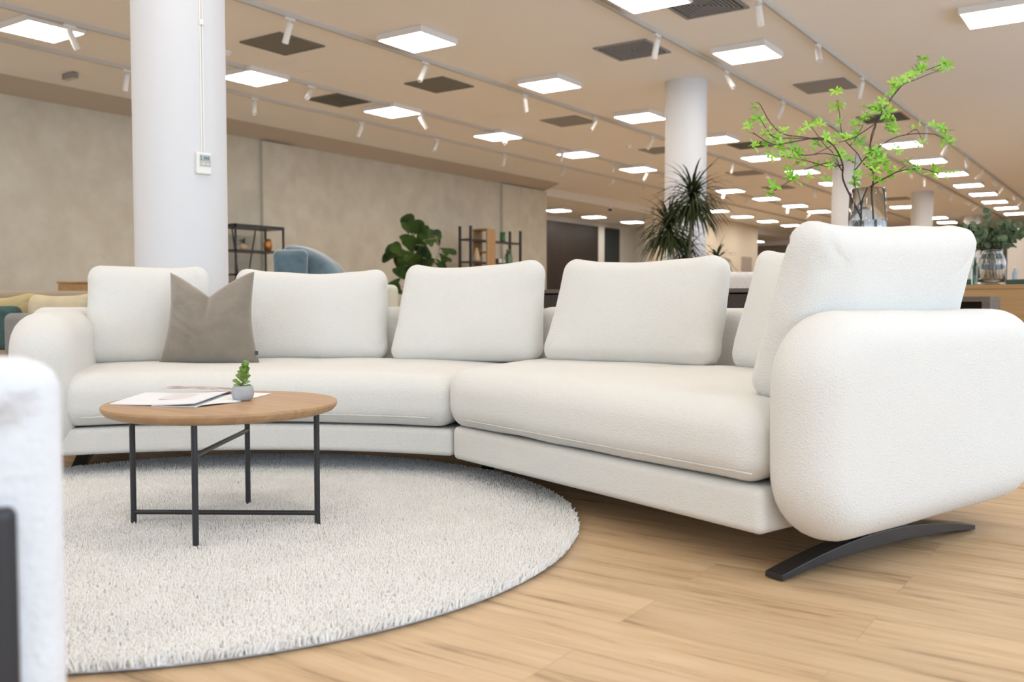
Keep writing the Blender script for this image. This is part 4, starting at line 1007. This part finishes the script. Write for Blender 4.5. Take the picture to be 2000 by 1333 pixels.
# ================================================================== dracaena in front of the second pillar
def dracaena(px, d, heads, lab, pot=True, trunk_px=1342):
    x = (px - 1000) / F * d; root = thing('potted_dracaena', lab, 'plant', (x, d, 0))
    MB().lathe([(.001, 0), (.15, 0), (.19, .36), (.195, .38), (.18, .38), (.175, .35), (.001, .35)], (x, d, 0), 36, caps=False).build('pot', M['pot_white'], root, smooth=True, auto=50)
    for hx, hy, rad, n, hd in heads:
        c = Vector(atd(hx, hy, hd)); r_ = rad / F * hd
        tr = smoothline([Vector((x + (c.x - x) * .1, d, .34)), Vector((x + (c.x - x) * .35, d + (hd - d) * .4, .34 + (c.z - .34) * .45)), c], 6)
        MB().tube(tr, list(np.linspace(.022, .015, len(tr))), 10).build('trunk', M['trunk'], root, smooth=True)
        fb = MB()
        for k in range(n):
            a = k * 2.39996; t = k / n; el = R(78 - 100 * t ** .5); L_ = r_ * random.uniform(.85, 1.2)
            dr = Vector((cos(a) * cos(el), sin(a) * cos(el), sin(el))); p = c + Vector((0, 0, (.5 - t) * r_ * .35)) + dr * .012
            N = 6; V = []; Fq = []; side = dr.cross(Vector((0, 0, 1))); side = side.normalized() if side.length > .01 else Vector((1, 0, 0))
            dirn = dr.copy(); q = p.copy(); wd = random.uniform(.022, .031)
            for i in range(N + 1):
                s_ = i / N; ww = wd * (1 - s_ ** 2.2) * (.55 + .45 * min(1, s_ * 4)) + .0006
                V += [q - side * ww / 2, q + side * ww / 2]
                q = q + dirn * (L_ / N); dirn = (dirn + Vector((0, 0, -.14 - .20 * random.random()))).normalized()
            for i in range(N): Fq.append((2 * i, 2 * i + 1, 2 * i + 3, 2 * i + 2))
            fb.add(V, Fq)
        fb.build('foliage', M['dracaena'], root, smooth=True)
dracaena(1340, 9.55, [(1352, 392, 84, 230, 9.45), (1306, 452, 76, 220, 9.5), (1400, 512, 44, 60, 9.7), (1340, 500, 60, 110, 9.75)], 'tall spiky dracaena with drooping heads before the second pillar')

# ================================================================== fiddle-leaf fig by the plaster wall
fd = 14.4; fx = (812 - 1000) / F * fd
fg = thing('fiddle_leaf_fig', 'dark green fiddle-leaf fig against the plaster wall', 'plant', (fx, fd, 0))
MB().lathe([(.001, 0), (.17, 0), (.2, .38), (.205, .4), (.19, .4), (.185, .36), (.001, .36)], (fx, fd, 0), 32, caps=False).build('pot', M['pot_white'], fg, smooth=True, auto=50)
LF = [  # base px, tip px, width px  (leaf blades as the photo shows them)
    ((806, 458), (792, 420), 22), ((808, 460), (822, 432), 20), ((799, 458), (788, 436), 10), ((812, 482), (836, 452), 28), ((800, 482), (788, 457), 16), ((806, 494), (797, 462), 24), ((826, 470), (843, 476), 16),
    ((843, 460), (829, 440), 8), ((838, 478), (852, 452), 22), ((858, 482), (850, 450), 15), ((800, 498), (755, 488), 22), ((775, 500), (746, 505), 16), ((790, 500), (766, 478), 18), ((798, 505), (772, 488), 16),
    ((822, 478), (826, 508), 26), ((815, 500), (838, 488), 24), ((805, 500), (785, 520), 28), ((800, 510), (772, 522), 26), ((790, 520), (778, 540), 24), ((812, 512), (800, 540), 26), ((815, 505), (838, 518), 22),
    ((832, 505), (848, 516), 14), ((858, 485), (891, 494), 9), ((862, 490), (875, 498), 6), ((858, 495), (872, 512), 12), ((862, 500), (882, 510), 6), ((850, 505), (872, 524), 8), ((848, 512), (868, 526), 8), ((845, 465), (838, 478), 14),
    ((808, 520), (795, 535), 24), ((775, 560), (768, 548), 20), ((786, 575), (764, 556), 18), ((818, 492), (806, 470), 24), ((828, 480), (842, 462), 20), ((820, 520), (806, 505), 26), ((800, 488), (812, 470), 20), ((792, 510), (800, 492), 26), ((812, 530), (822, 512), 20)]
fb = MB(); sb_ = MB()
main = smoothline([Vector((fx, fd, .35)), Vector(atd(806, 570, fd)), Vector(atd(808, 510, fd)), Vector(atd(808, 455, fd))], 6)
sb_.tube(main, list(np.linspace(.022, .008, len(main))), 8)
side = smoothline([Vector(atd(808, 545, fd)), Vector(atd(840, 525, fd - .1)), Vector(atd(857, 490, fd - .15)), Vector(atd(852, 462, fd - .15))], 6)
sb_.tube(side, list(np.linspace(.012, .006, len(side))), 8)
shp = [(0, .08), (.15, .35), (.35, .55), (.6, .95), (.8, 1), (.94, .7), (1, .15)]
for i, (bp, tp, wp) in enumerate(LF):
    dz = fd + random.uniform(-.22, .12); a = Vector(atd(*bp, dz)); t = Vector(atd(*tp, dz + random.uniform(-.12, .12)))
    L_ = (t - a).length * 1.06; fb.leaf(a, t - a, Vector((random.uniform(-.5, .5), -1, random.uniform(-.1, .6))), L_, max(wp * 1.4 / F * fd, L_ * .3), random.uniform(0, .25), shp, .1)
    near = min(main + side, key=lambda q: (q - a).length); sb_.tube([near, a], .005, 6)
fb.build('foliage', M['fig'], fg, smooth=True); sb_.build('stem', M['trunk'], fg, smooth=True)

# ================================================================== black metal shelf behind the near pillar (left)
nc = W(-3.877, 13.0)       # near corner (max x, min y)
sx, sy, st_ = .42, .89, 1.79
x1_, y0_ = nc.x, nc.y; x0_, y1_ = x1_ - sx, y0_ + sy
sh = thing('metal_shelf', 'open black metal shelf unit right of the large pillar', 'shelf', ((x0_ + x1_) / 2, (y0_ + y1_) / 2, 0), view=False)
for x in (x0_ + .012, x1_ - .012):
    for y in (y0_ + .012, y1_ - .012): MB().box((x, y, st_ / 2), (.024, .024, st_)).build('post', M['black'], sh, view=False)
zs = [st_ - .02, 1.42, 1.08, .72, .36, .08]
for i, z in enumerate(zs):
    MB().box(((x0_ + x1_) / 2, (y0_ + y1_) / 2, z), (sx, sy, .045 if i == 0 else .022)).build('shelf_board', M['black'], sh, view=False)
for a, b_ in (((.30), .47), ((.78), .53)):
    MB().tube([(x0_ + .012, y0_ + sy * a, st_ - .03), (x0_ + .012, y0_ + sy * b_, .72)], .010, 8).build('brace', M['black'], sh, view=False, smooth=True)
def shelf_plan(px, off):   # point on the shelf plan seen at photo column px, at depth offset from the front edge
    k = (px - 1000) / F; xx = x1_ - off
    # view x = k * view y  ->  (xx*CP + y*SP) = k*(-xx*SP + y*CP)
    y = (-k * xx * SP - xx * CP) / (SP - k * CP); return xx, y
xx, yy = shelf_plan(525, .2)
vs = thing('amber_vase', 'round amber glass vase on the black metal shelf', 'vase', (xx, yy, zs[1] + .012), view=False)
MB().lathe([(.001, 0), (.04, 0), (.058, .04), (.064, .09), (.058, .14), (.044, .185), (.038, .185), (.052, .13), (.05, .05), (.001, .02)], (xx, yy, zs[1] + .012), 32, caps=False).build('vase_body', M['amber'], vs, view=False, smooth=True)
xx, yy = shelf_plan(477, .2)
pt = thing('potted_plant', 'small dark plant in a round beige pot on the black metal shelf', 'plant', (xx, yy, zs[1] + .012), view=False)
MB().lathe([(.001, 0), (.03, 0), (.05, .025), (.055, .06), (.045, .095), (.035, .105), (.001, .10)], (xx, yy, zs[1] + .012), 24, caps=False).build('pot', M['beige_pot'], pt, view=False, smooth=True)
b = MB()
for k in range(46):
    a = random.uniform(0, 6.28); el = random.uniform(.1, 1.4); d = Vector((cos(a) * cos(el), sin(a) * cos(el), sin(el)))
    b.leaf(Vector((xx, yy, zs[1] + .10)) + d * random.uniform(.0, .07), d, Vector((0, 0, 1)), random.uniform(.03, .06), .02, .5)
b.build('foliage', M['dracaena'], pt, view=False, smooth=True)

# ================================================================== oak and black ladder shelf (right of the fig)
nc = W(-.754, 17.0); x1_, y0_ = nc.x, nc.y; sx, sy, st_ = .29, 1.66, 2.08; x0_, y1_ = x1_ - sx, y0_ + sy
ls = thing('ladder_shelf', 'black ladder shelf with an oak box by the plaster wall', 'shelf', ((x0_ + x1_) / 2, (y0_ + y1_) / 2, 0), view=False)
for x in (x0_ + .02, x1_ - .02):
    for y in (y0_ + .02, y1_ - .02): MB().box((x, y, st_ / 2), (.04, .04, st_)).build('post', M['black'], ls, view=False)
zl = [1.83, 1.415, .98, .5, .12]
for z in zl: MB().box(((x0_ + x1_) / 2, (y0_ + y1_) / 2, z), (sx - .085, sy, .03)).build('shelf_board', M['black'], ls, view=False)
for z in zl[:3]:
    for y in (y0_ + .02, y1_ - .02): MB().box(((x0_ + x1_) / 2, y, z), (sx - .08, .03, .035)).build('crossbar', M['black'], ls, view=False)
ya, yb = y0_ + .47, y0_ + .74
ob = MB(); zt2, zb2 = 2.06, 1.0
MB().box((x1_ + .012, (ya + yb) / 2, (zt2 + zb2) / 2), (.025, yb - ya, zt2 - zb2)).build('oak_panel', M['oak_v'], ls, view=False)
MB().box((x0_ - .012, (ya + yb) / 2, (zt2 + zb2) / 2), (.025, yb - ya, zt2 - zb2)).build('oak_panel', M['oak_v'], ls, view=False)
for z in (zt2 - .0125, 1.62, 1.2): MB().box(((x0_ + x1_) / 2, (ya + yb) / 2, z), (sx, yb - ya, .025)).build('oak_board', M['oak_v'], ls, view=False)
def lp(px, off):
    k = (px - 1000) / F; xx = x1_ - off; return xx, (-k * xx * SP - xx * CP) / (SP - k * CP)
xx, yy = lp(982, .14)
o = MB().lathe([(.001, 0), (.045, 0), (.055, .02), (.053, .19), (.045, .19), (.043, .03), (.001, .02)], (xx, yy, 1.846), 24, caps=False).build('green_tumbler', M['green_cup'], view=False, smooth=True)
tag(o, 'green tumbler on the top board of the ladder shelf', 'cup')
xx, yy = lp(993, .14); t = thing('green_bottle', 'round-shouldered green glass bottle on the ladder shelf', 'bottle', (xx, yy, 1.431), view=False)
MB().lathe([(.001, 0), (.075, 0), (.085, .02), (.085, .14), (.06, .19), (.035, .21), (.035, .25), (.001, .25)], (xx, yy, 1.431), 24, caps=False).build('bottle_body', M['bottle_glass'], t, view=False, smooth=True)
MB().lathe([(.001, .24), (.042, .24), (.042, .275), (.001, .275)], (xx, yy, 1.431), 20, caps=False).build('stopper', M['green_cup'], t, view=False, smooth=True, auto=40)
for px, m, lab in ((970, 'duct', 'small black cup beside the oak box on the ladder shelf'), (976, 'paper', 'small white cup beside the black cup on the ladder shelf')):
    xx, yy = lp(px, .14); o = MB().lathe([(.001, 0), (.032, 0), (.036, .01), (.038, .085), (.03, .085), (.028, .015), (.001, .012)], (xx, yy, 1.431), 20, caps=False).build('cup', M[m], view=False, smooth=True); tag(o, lab, 'cup')
xx, yy = lp(931, .14)
o = MB().lathe([(.001, 0), (.05, 0), (.07, .04), (.055, .12), (.03, .22), (.022, .26), (.001, .26)], (xx, yy, 1.431), 24, caps=False).build('ceramic_vase', M['beige_pot'], view=False, smooth=True); tag(o, 'slim beige vase on the ladder shelf left of the oak box', 'vase')

# ================================================================== blue chair
bc = Vector(((590 - 1000) / F * 7.3, 7.3)); bl = thing('blue_armchair', 'blue velvet armchair back rising behind the sofa', 'armchair', (bc.x, bc.y, 0))
def rbox(L, D, Hh, r, cx, cy, z0, yaw, fn=None, n=(14, 8, 10)):
    V, Fc = softbox(L, D, Hh, r, n); out = []
    for x, y, z in np.asarray(V).tolist():
        if fn: x, y, z = fn(x, y, z)
        out.append((cx + x * cos(yaw) - y * sin(yaw), cy + x * sin(yaw) + y * cos(yaw), z + z0))
    return MB().add(out, Fc)
yb_ = R(-38)
def backfn(x, y, z): return (x, y + .10 * z, z - .22 * (max(0, x + .22) / .5) ** 2 * (z / .7))
rbox(.52, .22, .71, .08, bc.x + .055, bc.y + .02, .45, R(-20), backfn).build('backrest', M['blue_velvet'], bl, smooth=True)
rbox(.215, .11, .655, .05, bc.x - .045, bc.y - .15, .455, R(8), lambda x, y, z: (x - .04 * (z / .65) * (1 if x < 0 else -.4), y + .1 * z, z + .02 * x)).build('side_wing', M['blue_velvet'], bl, smooth=True)
rbox(.62, .62, .26, .07, bc.x + .22, bc.y + .32, .22, yb_).build('seat', M['blue_velvet'], bl, smooth=True)
for a, q in ((-.2, .1), (.3, -.1), (.05, .5), (.5, .35)): MB().tube([(bc.x + a + .08, bc.y + q + .1, 0), (bc.x + a + .08, bc.y + q + .1, .24)], .02, 10).build('leg', M['black'], bl, smooth=True)

# ================================================================== grey sofa with mustard cushions on the left
g0 = W(-2.27, 5.02)        # near right corner of its near arm (world)
gs = thing('grey_sofa', 'grey fabric sofa behind the left arm of the cream sofa', 'sofa', (g0.x - .55, g0.y + .75, 0), view=False)
def wsoft(L, D, Hh, r, cx, cy, z0, name, m, par, n=(16, 8, 8), fn=None):
    V, Fc = softbox(L, D, Hh, r, n)
    return MB().add([((x + cx), (y + cy), z + z0) for x, y, z in np.asarray(V).tolist()], Fc).build(name, m, par, view=False, smooth=True)
wsoft(1.0, .16, .56, .045, g0.x - .50, g0.y + .08, .08, 'armrest', M['grey_fabric'], gs)
wsoft(1.0, .16, .56, .045, g0.x - .50, g0.y + 1.52, .08, 'armrest', M['grey_fabric'], gs)
wsoft(.20, 1.30, .60, .05, g0.x - .10, g0.y + .80, .08, 'backrest', M['grey_fabric'], gs)
wsoft(.94, 1.28, .17, .05, g0.x - .66, g0.y + .80, .25, 'seat_cushion', M['lgrey_fabric'], gs)
wsoft(.90, 1.28, .17, .03, g0.x - .62, g0.y + .80, .08, 'base', M['grey_fabric'], gs)
def wc(px, d): return ((px - 1000) / F * d, d)
c, yw, wd = edge_px(62, 172, 5.75, 5.50); cushion('scatter_cushion', 'straw-coloured cushion on the grey sofa, nearer the cream sofa', c, yw, wd + .06, .34, .14, R(6), M['cream_fabric'], 71, 'mustard cushions on the grey sofa', .418, sag=.01, rr=.05)
c, yw, wd = edge_px(-70, 66, 6.05, 5.85); cushion('scatter_cushion', 'mustard cushion on the grey sofa, at the left photo edge', c, yw, wd, .36, .14, R(6), M['yellow_fabric'], 83, 'mustard cushions on the grey sofa', .418, sag=.04, rr=.05)
c, yw, wd = edge_px(-90, 37, 5.75, 5.62); cushion('scatter_cushion', 'dark teal fluffy cushion behind the grey sofa arm', c, yw, wd, .27, .12, R(4), M['teal_fabric'], 91, None, .418, sag=.0, rr=.04)
# beige sofa and small oak cabinet farther back
bs = thing('beige_sofa', 'low beige sofa back far behind the mustard cushions', 'sofa', (-4.6, 8.4, 0))
rbox(2.4, .24, .66, .05, -4.75, 8.4, .14, 0).build('backrest', M['beige_fabric'], bs, smooth=True)
rbox(2.4, .9, .34, .05, -4.75, 8.9, .08, 0).build('seat', M['beige_fabric'], bs, smooth=True)
for x in (-5.8, -3.7):
    for y in (8.4, 9.2): MB().box((x, y, .07), (.06, .06, .14)).build('leg', M['black'], bs)
kc = ((137 - 1000) / F * 10.4, 10.4); kb = thing('oak_cabinet', 'small reddish oak cabinet left of the large pillar base', 'cabinet', (kc[0], kc[1], 0))
MB().box((kc[0] + .12, kc[1] + .2, .47), (.5, .4, .86)).build('body', M['oak_dark'], kb, bevel=.004)
MB().box((kc[0] + .12, kc[1] + .2, .915), (.52, .42, .022)).build('top', M['oak_dark'], kb, bevel=.003)
MB().box((kc[0] + .12, kc[1] - .008, .47), (.46, .014, .78)).build('door', M['oak_dark'], kb, bevel=.002)
for x in (-.08, .32): 
    for y in (.04, .36): MB().box((kc[0] + x, kc[1] + y, .02), (.04, .04, .04)).build('leg', M['black'], kb)
# niche picture on the beige wall
M['panel_taupe'] = mat('taupe_panel', (.42, .36, .32), .7)
o = MB().box((-11.38, 30.3, 1.92), (.04, .9, .5)).build('wall_picture', M['panel_taupe'], view=False); tag(o, 'small taupe panel hanging on the beige far wall', 'picture')
